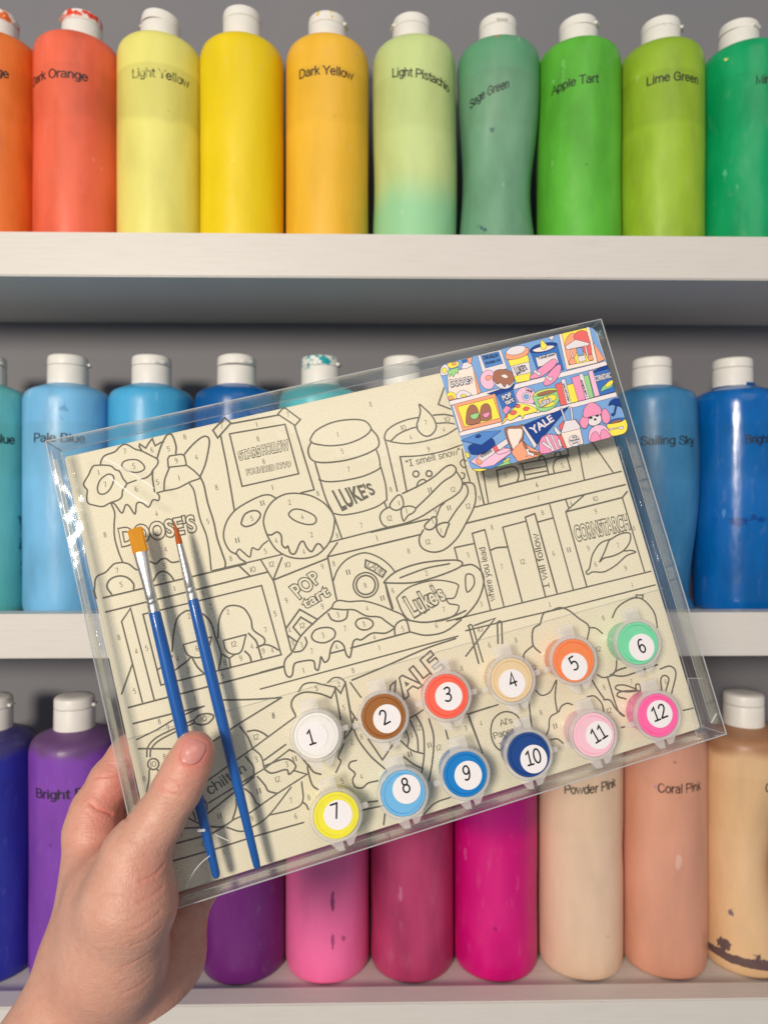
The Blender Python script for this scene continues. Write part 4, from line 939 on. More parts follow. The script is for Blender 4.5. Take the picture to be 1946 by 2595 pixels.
top(1076, "squeezed grey green paint bottle lettered Sage Green, pinched at its waist", (108, 160, 126), text="Sage Green", arc=(-0.0262, 0.0085), tz=0.132, wear=0.38, ttilt=16,
    sq=((0.062, 0.048, 0.23, 0, 1.6), (0.075, 0.05, 0.14, 190, 1.6), (0.085, 0.040, 0.20, -84, 5), (0.075, 0.045, -0.05, -118, 8)), top=(0.150, 0.175, (96, 158, 118)), bottom=(0.004, 0.030, (150, 180, 140)),
    stains=(((36, 66, 92), 0.018, 0.034, -112, 0.009, 130, 0.44, 0.9), ((48, 92, 88), 0.100, 0.108, -100, 0.004, 200, 0.40, 0.8), ((196, 110, 80), 0.173, 0.177, -92, 0.003, 200, 0.4, 0.9)), tab=-80, rough=0.42)
top(1250, "fresh grass green paint bottle lettered Apple Tart", (92, 188, 52), text="Apple Tart", arc=(-0.0233, 0.0157), tz=0.1375, wear=0.27, ttilt=4, band=0.97, stains=(((150, 215, 165), 0.140, 0.156, -128, 0.007, 150, 0.48, 0.8), ((60, 120, 50), 0.07, 0.078, -80, 0.005, 180, 0.48, 0.7)), tab=-20, lid_tilt=(0, -3))
top(1428, "yellowish green paint bottle lettered Lime Green", (156, 192, 44), text="Lime Green", arc=(-0.0109, 0.0318), tz=0.1405, wear=0.27, ttilt=0, band=0.86, smear=(130, 150, 40), smear_thr=0.63, tab=0, top=(0.155, 0.19, (140, 176, 42)))
top(1608, "emerald green paint bottle at the right end of the top shelf", (0, 164, 98), text="Mint Green", arc=(0.0083, 0.0433), tz=0.139, wear=0.33, mott=0.09, rough=0.26, stains=(((225, 222, 130), 0.163, 0.168, -112, 0.004, 260, 0.47, 1.0), ((205, 215, 120), 0.010, 0.03, -55, 0.003, 200, 0.45, 0.9)), cap_dx=-0.004, tab=-35, lid_tilt=(0, 4))
# ---- middle shelf
def mid(px, label, main, **k):
    k.setdefault('band', 0.94)
    k.setdefault('cap_h', 0.94)
    return make_bottle(1, bx(px), label, main, group=RG[1], **k)
mid(-33, "blue green paint bottle at the left end of the middle shelf, streaked dark teal", (96, 186, 190), text="Aqua Blue", arc=(-0.021, 0.0212), tz=0.1345, wear=0.30, stains=(((14, 98, 112), 0.01, 0.11, -40, 0.010, 110, 0.47, 0.85), ((20, 110, 120), 0.02, 0.07, -75, 0.012, 90, 0.55, 0.7)), bottom=(0.0, 0.09, (90, 178, 176)))
mid(146, "pale sky blue paint bottle whose lettering is cut by the box corner", (112, 182, 228), text="Pale Blue", arc=(-0.0273, 0.012), tz=0.1345, wear=0.40, stains=(((70, 130, 180), 0.150, 0.168, -97, 0.006, 120, 0.42, 0.7),), tab=-10)
mid(327, "medium sky blue paint bottle next to the pale blue one", (62, 164, 214), stains=(), tab=-70)
mid(511, "deep cobalt blue paint bottle, fourth on the middle shelf, half hidden by the box", (4, 92, 166), tab=-60, lid_tilt=(-4, 0), rough=0.28)
mid(692, "turquoise paint bottle with teal splashes on its cap", (40, 176, 184), smear=(20, 158, 166), smear_thr=0.53, smear_z=0.196, tab=-20)
mid(869, "grey teal paint bottle mostly hidden behind the box, only its cap showing", (104, 150, 160), tab=-60)
mid(1048, "dusky blue paint bottle hidden behind the middle of the box", (70, 130, 170))
mid(1226, "slate blue paint bottle hidden behind the picture card", (60, 112, 150))
mid(1412, "dented mid blue paint bottle lettered Sailing Sky", (50, 122, 172), text="Sailing Sky", arc=(-0.0105, 0.0350), tz=0.1335, wear=0.44, sq=((0.105, 0.045, -0.09, 0, 2), (0.005, 0.060, 0.20, 0, 1.6), (0.10, 0.06, 0.06, -90, 3), (0.03, 0.04, 0.06, -110, 3)), mott=0.16, tab=90, cap_dx=-0.001, rough=0.40)
mid(1592, "vivid royal blue paint bottle at the right end of the middle shelf", (0, 98, 180), text="Bright Blue", arc=(0.0058, 0.042), tz=0.1345, wear=0.42, tab=90, cap_dx=-0.003, rough=0.20, stains=(((2, 52, 128), 0.066, 0.082, -80, 0.034, 110, 0.44, 0.7),))
# ---- bottom shelf
def low(px, label, main, **k):
    k.setdefault('band', 0.96)
    k.setdefault('tall', 1.042)
    k.setdefault('yy', 0.0615)
    return make_bottle(2, bx(px), label, main, group=RG[2], **k)
low(-13, "dark indigo paint bottle at the left end of the bottom shelf", (38, 44, 158), tab=-30, top=(0.173, 0.183, (66, 62, 120)))
low(165, "violet paint bottle lettered Bright Plum beside the hand", (130, 66, 178), text="Bright Plum", arc=(-0.0324, 0.024), tz=0.140, wear=0.26, top=(0.176, 0.184, (108, 74, 124)), smear=(170, 120, 180), smear_thr=0.62, smear_z=0.196, tab=-20, band=1.03, mott=0.08)
low(345, "deep purple paint bottle almost wholly hidden behind the hand", (84, 34, 112))
low(528, "dark plum paint bottle standing between the wrist and the candy pink bottle", (108, 34, 116), rough=0.30, mott=0.06)
low(708, "candy pink paint bottle with dark upright streaks, under the yellow pot", (248, 108, 168), stains=(((96, 40, 90), 0.052, 0.076, -84, 0.0022, 90, 0.36, 0.8), ((120, 50, 100), 0.020, 0.046, -84, 0.0018, 140, 0.38, 0.7)), mott=0.07)
low(889, "raspberry red paint bottle between the candy pink and magenta ones", (184, 58, 106), mott=0.14, rough=0.30)
low(1068, "hot magenta paint bottle under the navy pot", (216, 6, 122), mott=0.07, top=(0.108, 0.13, (172, 10, 116)))
low(1250, "pale peach paint bottle lettered Powder Pink", (228, 196, 168), text="Powder Pink", arc=(-0.0124, 0.0305), tz=0.141, wear=0.34, ttilt=7, mott=0.06, band=0.97)
low(1428, "coral peach paint bottle with smudged Coral Pink lettering", (218, 154, 128), text="Coral Pink", arc=(-0.0043, 0.0320), tz=0.141, wear=0.50, ttilt=2, mott=0.07, stains=(((120, 110, 200), 0.140, 0.150, -100, 0.003, 120, 0.42, 0.8),), band=0.98)
low(1604, "tan paint bottle with dried grey purple paint round its base", (222, 182, 136), text="Caramel", arc=(0.0152, 0.045), tz=0.141, wear=0.25, sq=((0.080, 0.050, 0.47, 0, 1.3), (0.09, 0.05, 0.08, -70, 2)), mott=0.08, top=(0.172, 0.182, (168, 122, 90)),
    stains=(((92, 74, 80), 0.0075, 0.0155, -80, 0.044, 100, 0.22, 0.95), ((92, 74, 80), 0.012, 0.028, -118, 0.009, 170, 0.36, 0.95), ((92, 74, 80), 0.010, 0.022, -75, 0.008, 170, 0.38, 0.95), ((118, 108, 112), 0.041, 0.052, -108, 0.0030, 160, 0.33, 0.95)), tab=90, cap_dx=-0.001)
low(1768, "brown orange paint bottle just peeping in at the right edge of the bottom shelf", (176, 92, 34), sq=((0.080, 0.040, -0.26, 180, 2),))

# ------------------------------------------------------------ the clear kit box (everything below is measured in the box's own frame)
BOXM = Matrix(((0.9605471175804743, -0.11254137963866051, -0.2543298503456828, 0.0054),
               (0.14015109841932794, 0.9857408068442716, 0.09312750041666512, 0.3245),
               (0.24022261450514262, -0.12509795997947765, 0.9626232886697035, -0.0367),
               (0, 0, 0, 1)))

def plastic(name, haze=0.0, tint=(1, 1, 1), fres=1.0, rough=0.05, wob=0.15):
    m, nt, p = new_mat(name)
    nt.nodes.remove(p)
    out = nt.nodes["Material Output"]
    tr = N(nt, "ShaderNodeBsdfTransparent")
    tr.inputs[0].default_value = (*tint, 1)
    gl = N(nt, "ShaderNodeBsdfGlossy")
    gl.inputs['Roughness'].default_value = rough
    gl.inputs[0].default_value = (1, 1, 1, 1)
    lw = N(nt, "ShaderNodeFresnel")
    # thin film: the same reflectance from either side
    ge = N(nt, "ShaderNodeNewGeometry")
    io = N(nt, "ShaderNodeMapRange")
    nt.links.new(ge.outputs['Backfacing'], io.inputs[0])
    io.inputs[3].default_value = 1.46
    io.inputs[4].default_value = 1 / 1.46
    nt.links.new(io.outputs[0], lw.inputs[0])
    oc = objcoord(nt)
    bn = bump(nt, noise(nt, oc, 55, 2), wob, 0.002)
    nt.links.new(bn, gl.inputs['Normal'])
    k = N(nt, "ShaderNodeMath", operation='MULTIPLY')
    nt.links.new(lw.outputs[0], k.inputs[0])
    k.inputs[1].default_value = fres
    mx = N(nt, "ShaderNodeMixShader")
    nt.links.new(k.outputs[0], mx.inputs[0])
    nt.links.new(tr.outputs[0], mx.inputs[1])
    nt.links.new(gl.outputs[0], mx.inputs[2])
    last = mx.outputs[0]
    if haze:
        df = N(nt, "ShaderNodeBsdfDiffuse")
        df.inputs[0].default_value = (0.85, 0.85, 0.85, 1)
        m2 = N(nt, "ShaderNodeMixShader")
        m2.inputs[0].default_value = haze
        nt.links.new(last, m2.inputs[1])
        nt.links.new(df.outputs[0], m2.inputs[2])
        last = m2.outputs[0]
    nt.links.new(last, out.inputs[0])
    return m

PL_FRONT = plastic("clear_plastic", 0.003, (0.998, 0.998, 0.996), 0.45)
PL_SIDE = plastic("clear_plastic_wall", 0.012, (0.95, 0.96, 0.965), 0.9, 0.16, 0.10)
PL_EDGE = plastic("creased_plastic_edge", 0.34, (0.80, 0.82, 0.84), 1.6, 0.12, 0.2)
PL_TAPE = plastic("clear_tape", 0.05, (0.96, 0.96, 0.95), 1.0, 0.10, 0.5)

W2, HT, HB, DB = 0.1342, 0.1042, -0.1037, 0.0205
kit = empty("clear_box")
kit.matrix_world = BOXM
tag(kit, "clear plastic box of a painting kit held up in front of the shelves", "box")
T = 0.0003
def panel(name, x0, x1, y0, y1, z0, z1, mat, parent=kit):
    bm = bmesh.new()
    box_bm(bm, x0, x1, y0, y1, z0, z1)
    return from_bm(name, bm, mat, parent)
panel("front_panel", -W2, W2, 0, T, HB, HT, PL_FRONT)
panel("back_panel", -W2, W2, DB - T, DB, HB, HT, PL_FRONT)
panel("side_panel", -W2 - T, -W2, 0, DB, HB, HT, PL_SIDE)
panel("side_panel", W2, W2 + T, 0, DB, HB, HT, PL_SIDE)
panel("top_flap", -W2, W2, 0, DB, HT, HT + T, PL_SIDE)
panel("bottom_flap", -W2, W2, 0, DB, HB - T, HB, PL_SIDE)
# folded tuck flaps inside three walls
panel("tuck_flap", W2 - 0.0011, W2 - 0.0008, 0.0012, 0.0085, HB + 0.004, HT - 0.004, PL_SIDE)
panel("tuck_flap", -W2 + 0.012, W2 - 0.012, 0.0012, 0.0080, HB + 0.0009, HB + 0.0012, PL_SIDE)
panel("tuck_flap", -W2 + 0.0009, -W2 + 0.0012, 0.0012, 0.0070, HB + 0.004, HT - 0.004, PL_SIDE)

def rod(bm, p0, p1, r, seg=6):
    p0, p1 = Vector(p0), Vector(p1)
    d = (p1 - p0).normalized()
    a = d.orthogonal().normalized()
    b = d.cross(a)
    rings = []
    for p in (p0, p1):
        rings.append([bm.verts.new(p + (a * math.cos(t) + b * math.sin(t)) * r) for t in [2 * math.pi * i / seg for i in range(seg)]])
    for i in range(seg):
        j = (i + 1) % seg
        bm.faces.new((rings[0][i], rings[0][j], rings[1][j], rings[1][i]))
    bm.faces.new(rings[0][::-1])
    bm.faces.new(rings[1])
bm = bmesh.new()
cs = [(-W2, HT), (W2, HT), (W2, HB), (-W2, HB)]
for i in range(4):
    (xa, za), (xb, zb) = cs[i], cs[(i + 1) % 4]
    rod(bm, (xa, 0, za), (xb, 0, zb), 0.00030)
    rod(bm, (xa, DB, za), (xb, DB, zb), 0.00022)
    rod(bm, (xa, 0, za), (xa, DB, za), 0.00028)
rod(bm, (W2 - 0.001, 0.0088, HB + 0.004), (W2 - 0.001, 0.0088, HT - 0.004), 0.00018)
rod(bm, (-W2 + 0.012, 0.0082, HB + 0.001), (W2 - 0.012, 0.0082, HB + 0.001), 0.00020)
rod(bm, (-W2 + 0.001, 0.0072, HB + 0.004), (-W2 + 0.001, 0.0072, HT - 0.004), 0.00018)
from_bm("edge_crease", bm, PL_EDGE, kit)
# the small dust flap seen in the lower right corner and the inner sleeve that keeps pots and brushes in place
fl = Flat()
fl.poly([(W2 - 0.0125, HB + 0.002), (W2 - 0.0012, HB + 0.0025), (W2 - 0.0012, HB + 0.0265), (W2 - 0.0085, HB + 0.0285), (W2 - 0.0115, HB + 0.016)], 0.0042, 0)
fl.stroke([(W2 - 0.0125, HB + 0.002), (W2 - 0.0115, HB + 0.016), (W2 - 0.0085, HB + 0.0285), (W2 - 0.0012, HB + 0.0265)], 0.00035, 0.0041, 1)
fl.build("dust_flap", [PL_TAPE, PL_EDGE], kit)
# glare along bends in the front sheet, painted as hazy white strips
GLAREM = plastic("painted_crease_glare", 0.55, (1, 1, 1), 1.4, 0.2, 0.2)
cr = Flat()
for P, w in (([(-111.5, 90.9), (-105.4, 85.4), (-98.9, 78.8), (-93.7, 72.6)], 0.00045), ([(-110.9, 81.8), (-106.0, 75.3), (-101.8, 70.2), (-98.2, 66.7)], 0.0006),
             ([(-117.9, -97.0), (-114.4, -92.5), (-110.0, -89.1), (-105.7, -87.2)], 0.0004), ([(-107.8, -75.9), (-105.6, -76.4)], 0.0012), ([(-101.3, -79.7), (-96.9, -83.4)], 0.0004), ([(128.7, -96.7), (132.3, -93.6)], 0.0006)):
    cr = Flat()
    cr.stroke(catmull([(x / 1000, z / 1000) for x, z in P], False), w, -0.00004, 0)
    cr.build("crease_glare", [GLAREM], kit)
for p0, p1, rad in (((-0.1264, 0.0035, 0.0970), (-0.1266, 0.0035, 0.0790), 0.0011), ((-0.1318, 0.0050, 0.1015), (-0.1318, 0.0050, -0.0980), 0.0009), ((0.1300, 0.0070, 0.1015), (0.1300, 0.0070, -0.0980), 0.0009)):  # clear rods added along the inside to catch the lamp as highlight lines
    bm = bmesh.new()
    rod(bm, p0, p1, rad, 16)
    from_bm("highlight_bead", bm, PL_FRONT, kit, True)
panel("inner_sleeve", -W2 + 0.001, W2 - 0.001, 0.0152, 0.0153, HB + 0.001, -0.0325, PL_FRONT)
bm = bmesh.new()
rod(bm, (-W2 + 0.001, 0.0151, -0.0325), (W2 - 0.001, 0.0151, -0.0325), 0.00009)
from_bm("sleeve_edge", bm, PL_EDGE, kit)

# ---- canvas
def canvas_mat(name, ink=None):
    m, nt, p = new_mat(name)
    oc = objcoord(nt)
    wv = []
    for ax in 'XZ':
        w = N(nt, "ShaderNodeTexWave", wave_type='BANDS', bands_direction=ax, wave_profile='SIN')
        w.inputs['Scale'].default_value = 345 if ax == 'X' else 330
        w.inputs['Distortion'].default_value = 0.9
        w.inputs['Detail'].default_value = 1
        w.inputs['Detail Scale'].default_value = 0.15
        nt.links.new(oc, w.inputs[0])
        wv.append(w.outputs['Fac'])
    mx = N(nt, "ShaderNodeMath", operation='MULTIPLY')
    nt.links.new(wv[0], mx.inputs[0])
    nt.links.new(wv[1], mx.inputs[1])
    nz = noise(nt, oc, 900, 3)
    big = noise(nt, oc, 16, 2)
    if ink:
        c = mix_rgb(nt, mx.outputs[0], lin(*[int(x * 0.86) for x in ink]), lin(*ink))
    else:
        a = mix_rgb(nt, big, lin(245, 237, 211), lin(249, 243, 222))
        c = mix_rgb(nt, mx.outputs[0], mix_rgb(nt, 1.0, a, (0.85, 0.84, 0.805, 1), 'MULTIPLY'), a)
    nt.links.new(c, p.inputs['Base Color'])
    p.inputs['Roughness'].default_value = 0.8
    p.inputs['Specular IOR Level'].default_value = 0.2
    b1 = bump(nt, mx.outputs[0], 0.8, 0.00022)
    nt.links.new(bump(nt, nz, 0.2, 0.0002, b1), p.inputs['Normal'])
    return m
CANV = canvas_mat("primed_canvas")
CINK = canvas_mat("grey_canvas_print", (126, 122, 110))
CNUM = canvas_mat("light_grey_canvas_print", (146, 141, 124))
canvas = empty("painting_canvas")
canvas.matrix_world = BOXM
tag(canvas, "cream canvas printed with a numbered colouring outline, lying inside the clear box", "canvas")
bm = bmesh.new()
box_bm(bm, -0.1325, 0.1312, 0.0162, 0.0194, -0.1030, 0.1000, 0.0007)
from_bm("canvas_board", bm, CANV, canvas)

pr = Flat()
YC = 0.0162
PTS = lambda a: [(a[i] / 1e5, a[i + 1] / 1e5) for i in range(0, len(a), 2)]
def clip_pts(P):
    return [p for p in P if -0.1325 < p[0] < 0.1308 and -0.1028 < p[1] < 0.0998]
rnd = random.Random(4)
for i, (kind, a) in enumerate(ART):
    P = PTS(a)
    closed = kind.endswith('c')
    if kind[0] == 's':
        P = catmull(P, closed)
    if not closed:
        P2 = []
        for q, r in zip(P[:-1], P[1:]):
            n = max(1, int(np.hypot(r[0] - q[0], r[1] - q[1]) / 0.004))
            P2 += [(q[0] + (r[0] - q[0]) * k / n, q[1] + (r[1] - q[1]) * k / n) for k in range(n)]
        P2.append(P[-1])
        P = clip_pts(P2)
    pr.stroke(P, 0.00077 + rnd.uniform(-0.00006, 0.00008), YC - 0.00006 - (i % 30) * 0.000002, 0, closed)
for i, (s, q) in enumerate(OUTLINED):
    Q = PTS(q)
    pr.text(s, Q, YC - 0.00013 - i * 2e-6, 0, 0.075)
    pr.text(s, Q, YC - 0.00016 - i * 2e-6, 1, 0.012)
for i, (s, q) in enumerate(SOLID):
    if s == "LUKE'S":
        pr.text(s, PTS(q), YC - 0.00013 - i * 2e-6, 0, 0.03)
    else:
        pen_in_quad(pr, s, PTS(q), YC - 0.00013 - i * 2e-6, 0, 0.12)
for i, (n, u, v) in enumerate(NUMBERS):
    u, v = u / 1e5, v / 1e5
    h = 0.00235
    w = h * {1: 0.12, 10: 1.05, 11: 0.75, 12: 1.0}.get(n, 0.50)
    pen_in_quad(pr, str(n).replace('1', '|'), [(u - w / 2, v - h / 2), (u + w / 2, v - h / 2), (u + w / 2, v + h / 2), (u - w / 2, v + h / 2)], YC - 0.00014 - (i % 20) * 1e-6, 2, 0.10)
# coffee lid hole
pr.build("printed_outline", [CINK, CANV, CNUM], canvas)

# ---- picture card stuck on the front of the box
PAL = dict(sky=(124, 166, 218), shelf=(236, 226, 228), navy=(22, 64, 142), cream=(240, 224, 212), peach=(244, 164, 128), white=(228, 220, 223),
           yellow=(250, 228, 84), leaf=(152, 210, 140), lime=(206, 220, 110), blue=(52, 112, 190), mid=(84, 136, 204), cobalt=(60, 112, 190), pink=(240, 190, 214),
           rose=(238, 150, 186), brown=(164, 110, 88), red=(232, 106, 104), black=(38, 40, 52))
PK = list(PAL)
def print_mat(name, rgb):
    m, nt, p = new_mat(name)
    p.inputs['Base Color'].default_value = lin(*rgb)
    p.inputs['Roughness'].default_value = 0.34
    p.inputs['Specular IOR Level'].default_value = 0.35
    return m
PMATS = [print_mat("card_print_" + k, PAL[k]) for k in PK]
card = empty("picture_card")
card.matrix_world = BOXM
tag(card, "colourful glossy picture card stuck on the top right corner of the clear box", "card")
QC = [np.array(c) for c in ((0.0473, 0.0990), (0.1296, 0.1018), (0.1310, 0.0456), (0.0492, 0.0446))]
ctr = sum(QC) / 4
RC = 0.0042
outline = []
for i in range(4):
    p, a, b = QC[i], QC[i - 1], QC[(i + 1) % 4]
    da, db = (a - p) / np.linalg.norm(a - p), (b - p) / np.linalg.norm(b - p)
    pa, pb = p + da * RC, p + db * RC
    for k in range(9):
        t = k / 8
        outline.append((1 - t) ** 2 * pa + 2 * t * (1 - t) * (p + (da + db) * RC * 0.13) + t * t * pb)
outline = np.array(outline)
bm = bmesh.new()
lo = [bm.verts.new((p[0], -0.00005, p[1])) for p in outline]
hi = [bm.verts.new((p[0], -0.00040, p[1])) for p in outline]
bm.faces.new(lo)
bm.faces.new(hi[::-1])
for i in range(len(lo)):
    j = (i + 1) % len(lo)
    bm.faces.new((lo[i], hi[i], hi[j], lo[j]))
bmesh.ops.recalc_face_normals(bm, faces=bm.faces)
from_bm("card_sheet", bm, print_mat("card_stock", (238, 234, 232)), card)

def clip_convex(P, C):
    """Sutherland-Hodgman: polygon P against convex outline C."""
    area2 = sum(C[i][0] * C[(i + 1) % len(C)][1] - C[(i + 1) % len(C)][0] * C[i][1] for i in range(len(C)))
    sg = 1 if area2 > 0 else -1
    out = [np.array(p, float) for p in P]
    for i in range(len(C)):
        a, b = C[i], C[(i + 1) % len(C)]
        e = b - a
        ins = lambda p: sg * (e[0] * (p[1] - a[1]) - e[1] * (p[0] - a[0])) >= 0
        res = []
        for k in range(len(out)):
            p, q = out[k - 1], out[k]
            ip, iq = ins(p), ins(q)
            if ip != iq:
                d = q - p
                den = e[0] * d[1] - e[1] * d[0]
                t = (e[1] * (p[0] - a[0]) - e[0] * (p[1] - a[1])) / den
                res.append(p + d * t)
            if iq:
                res.append(q)
        out = res
        if len(out) < 3:
            return []
    Q = []
    for p in out:
        if not Q or np.linalg.norm(p - Q[-1]) > 2e-6:
            Q.append(p)
    if len(Q) > 2 and np.linalg.norm(Q[0] - Q[-1]) < 2e-6:
        Q.pop()
    return Q if len(Q) > 2 else []
st = Flat()
y = -0.00040
for i, (colr, kind, a) in enumerate(STICKER):
    P = PTS(a)
    if kind == 's':
        P = catmull(P, True, 5)
    P = clip_convex(P, outline)
    if not P:
        continue
    y -= 0.0000025
    st.poly(P, y, PK.index(colr))
    if i:
        y -= 0.0000025
        st.stroke(P, 0.00020, y, PK.index('black'), True)
for s, md, q in STICKER_TEXT:
    Q = PTS(q)
    y -= 0.000003
    if md == 'b':
        st.text(s, Q, y, PK.index('black'), 0.02)
    else:
        if md == 'o':
            st.text(s, Q, y, PK.index('black'), 0.09)
        y -= 0.000003
        st.text(s, Q, y, PK.index('white'), 0.03)
st.build("printed_picture", PMATS, card)

# ------------------------------------------------------------ brushes
def sweep(name, stations, mat, parent, seg=24, cap=True):
    """stations (v, half width u, half depth w) along the box's vertical."""
    v, f = [], []
    for z, a, b in stations:
        for k in range(seg):
            t = 2 * math.pi * k / seg
            v.append((a * math.cos(t), b * math.sin(t), z))
    n = len(stations)
    for i in range(n - 1):
        for k in range(seg):
            k2 = (k + 1) % seg
            f.append((i * seg + k, (i + 1) * seg + k, (i + 1) * seg + k2, i * seg + k2))
    f.append(tuple(range(seg)))
    f.append(tuple(range((n - 1) * seg, n * seg))[::-1])
    o = from_data(name, v, f, mat, parent, True)
    o.data.set_sharp_from_angle(angle=math.radians(40))
    return o

HANDLE = simple("blue_lacquered_handle", (0, 88, 172), 0.28, 0.4, 0.16, 25, coat=0.15)
FERR = simple("brushed_aluminium", (205, 204, 202), 0.30, 0.5, 0.05, 220, metal=0.9, bump_s=0.06, bump_scale=600)
def bristle_mat(name, c1, c2):
    m, nt, p = new_mat(name)
    oc = objcoord(nt)
    g = noise(nt, mapping(nt, oc, (1, 1, 0.03)), 2600, 3)
    nt.links.new(mix_rgb(nt, g, lin(*c1), lin(*c2)), p.inputs['Base Color'])
    p.inputs['Roughness'].default_value = 0.6
    p.inputs['Specular IOR Level'].default_value = 0.15
    nt.links.new(bump(nt, g, 0.6, 0.0003), p.inputs['Normal'])
    return m
BR_FLAT = bristle_mat("golden_nylon_bristle", (186, 116, 0), (226, 158, 0))
BR_RND = bristle_mat("rust_nylon_bristle", (150, 62, 10), (206, 104, 26))

def brush(u, label, flat):
    b = empty("paint_brush")
    b.matrix_world = BOXM @ Matrix.Translation((u, 0.0050, 0)) @ Matrix.Rotation(math.radians(-0.25), 4, 'Y')
    tag(b, label, "paintbrush", "blue paintbrushes in the clear box")
    mm = 0.001
    if flat:
        bm = bmesh.new()
        box_bm(bm, -3.35 * mm, 3.35 * mm, -0.85 * mm, 0.85 * mm, 46 * mm, 58 * mm, 0.5 * mm, 2)
        r = random.Random(2)
        for v in bm.verts:
            if v.co.z > 57 * mm:
                v.co.z += -0.15 * mm + 0.06 * v.co.x
                v.co.y *= 0.55
        from_bm("bristles", bm, BR_FLAT, b, False)
        sweep("ferrule", [(46.6 * mm, 3.1 * mm, 1.15 * mm), (42 * mm, 3.0 * mm, 1.25 * mm), (40.5 * mm, 2.9 * mm, 1.3 * mm), (34 * mm, 2.55 * mm, 1.75 * mm), (28 * mm, 2.4 * mm, 2.15 * mm), (25.4 * mm, 2.42 * mm, 2.3 * mm), (25.0 * mm, 2.2 * mm, 2.1 * mm), (24.5 * mm, 2.45 * mm, 2.35 * mm), (23.2 * mm, 2.45 * mm, 2.35 * mm), (22.8 * mm, 2.25 * mm, 2.15 * mm), (22.3 * mm, 2.48 * mm, 2.4 * mm), (18.8 * mm, 2.48 * mm, 2.4 * mm)], FERR, b)
        h = [(19.0, 2.40), (18.4, 2.60), (10, 2.72), (-5, 2.80), (-25, 2.75), (-45, 2.60), (-65, 2.32), (-80, 2.05), (-92, 1.80), (-96.5, 1.72), (-98, 1.3), (-98.5, 0.5)]
    else:
        sweep("bristles", [(45.4 * mm, 1.45 * mm, 1.4 * mm), (47.5 * mm, 1.45 * mm, 1.4 * mm), (50 * mm, 1.2 * mm, 1.2 * mm), (53 * mm, 0.75 * mm, 0.75 * mm), (55.5 * mm, 0.28 * mm, 0.28 * mm), (56.8 * mm, 0.05 * mm, 0.05 * mm)], BR_RND, b)
        sweep("ferrule", [(45.8 * mm, 1.5 * mm, 1.5 * mm), (38 * mm, 1.8 * mm, 1.8 * mm), (30 * mm, 2.1 * mm, 2.1 * mm), (26.2 * mm, 2.25 * mm, 2.25 * mm), (25.8 * mm, 2.05 * mm, 2.05 * mm), (25.3 * mm, 2.28 * mm, 2.28 * mm), (23.7 * mm, 2.3 * mm, 2.3 * mm), (23.3 * mm, 2.1 * mm, 2.1 * mm), (22.8 * mm, 2.32 * mm, 2.32 * mm), (20.2 * mm, 2.35 * mm, 2.35 * mm)], FERR, b)
        h = [(20.4, 2.2), (19.8, 2.40), (8, 2.55), (-10, 2.60), (-30, 2.50), (-50, 2.30), (-70, 2.05), (-85, 1.82), (-96, 1.65), (-98.6, 1.5), (-99.6, 1.0), (-99.9, 0.4)]
    sweep("handle", [(z * mm, r * mm, r * mm) for z, r in h], HANDLE, b)
    return b
brush(-0.1062, "wide flat golden brush with blue handle, the left of the two, partly under the thumb", True)
brush(-0.0888, "thin pointed rusty tipped brush with blue handle, right beside the flat brush", False)

# ------------------------------------------------------------ paint pots
def milk_mat(name, op, rgb=(232, 228, 226)):
    m, nt, p = new_mat(name)
    p.inputs['Base Color'].default_value = lin(*rgb)
    p.inputs['Roughness'].default_value = 0.30
    p.inputs['Alpha'].default_value = op
    p.inputs['Specular IOR Level'].default_value = 0.5
    return m
LIDM = milk_mat("milky_lid_plastic", 0.34)
TABM = milk_mat("milky_tab_plastic", 0.30)
PAPER = simple("white_sticker_paper", (240, 236, 238), 0.5, 0.3, 0.015, 200)
DIGIT = simple("black_sticker_print", (20, 22, 28), 0.5, 0.3, 0.02, 100)
def rot_lathe(prof, seg=56):
    v, f = lathe(prof, seg)
    return [(x, z, -y) for x, y, z in v], f          # axis along the box's depth, profile z becomes y

def tri_prism(pts2, y0, y1):
    n = len(pts2)
    v = [(p[0], y0, p[1]) for p in pts2] + [(p[0], y1, p[1]) for p in pts2]
    f = [tuple(range(n)), tuple(range(n, 2 * n))[::-1]] + [(i, i + n, (i + 1) % n + n, (i + 1) % n) for i in range(n)]
    return v, f

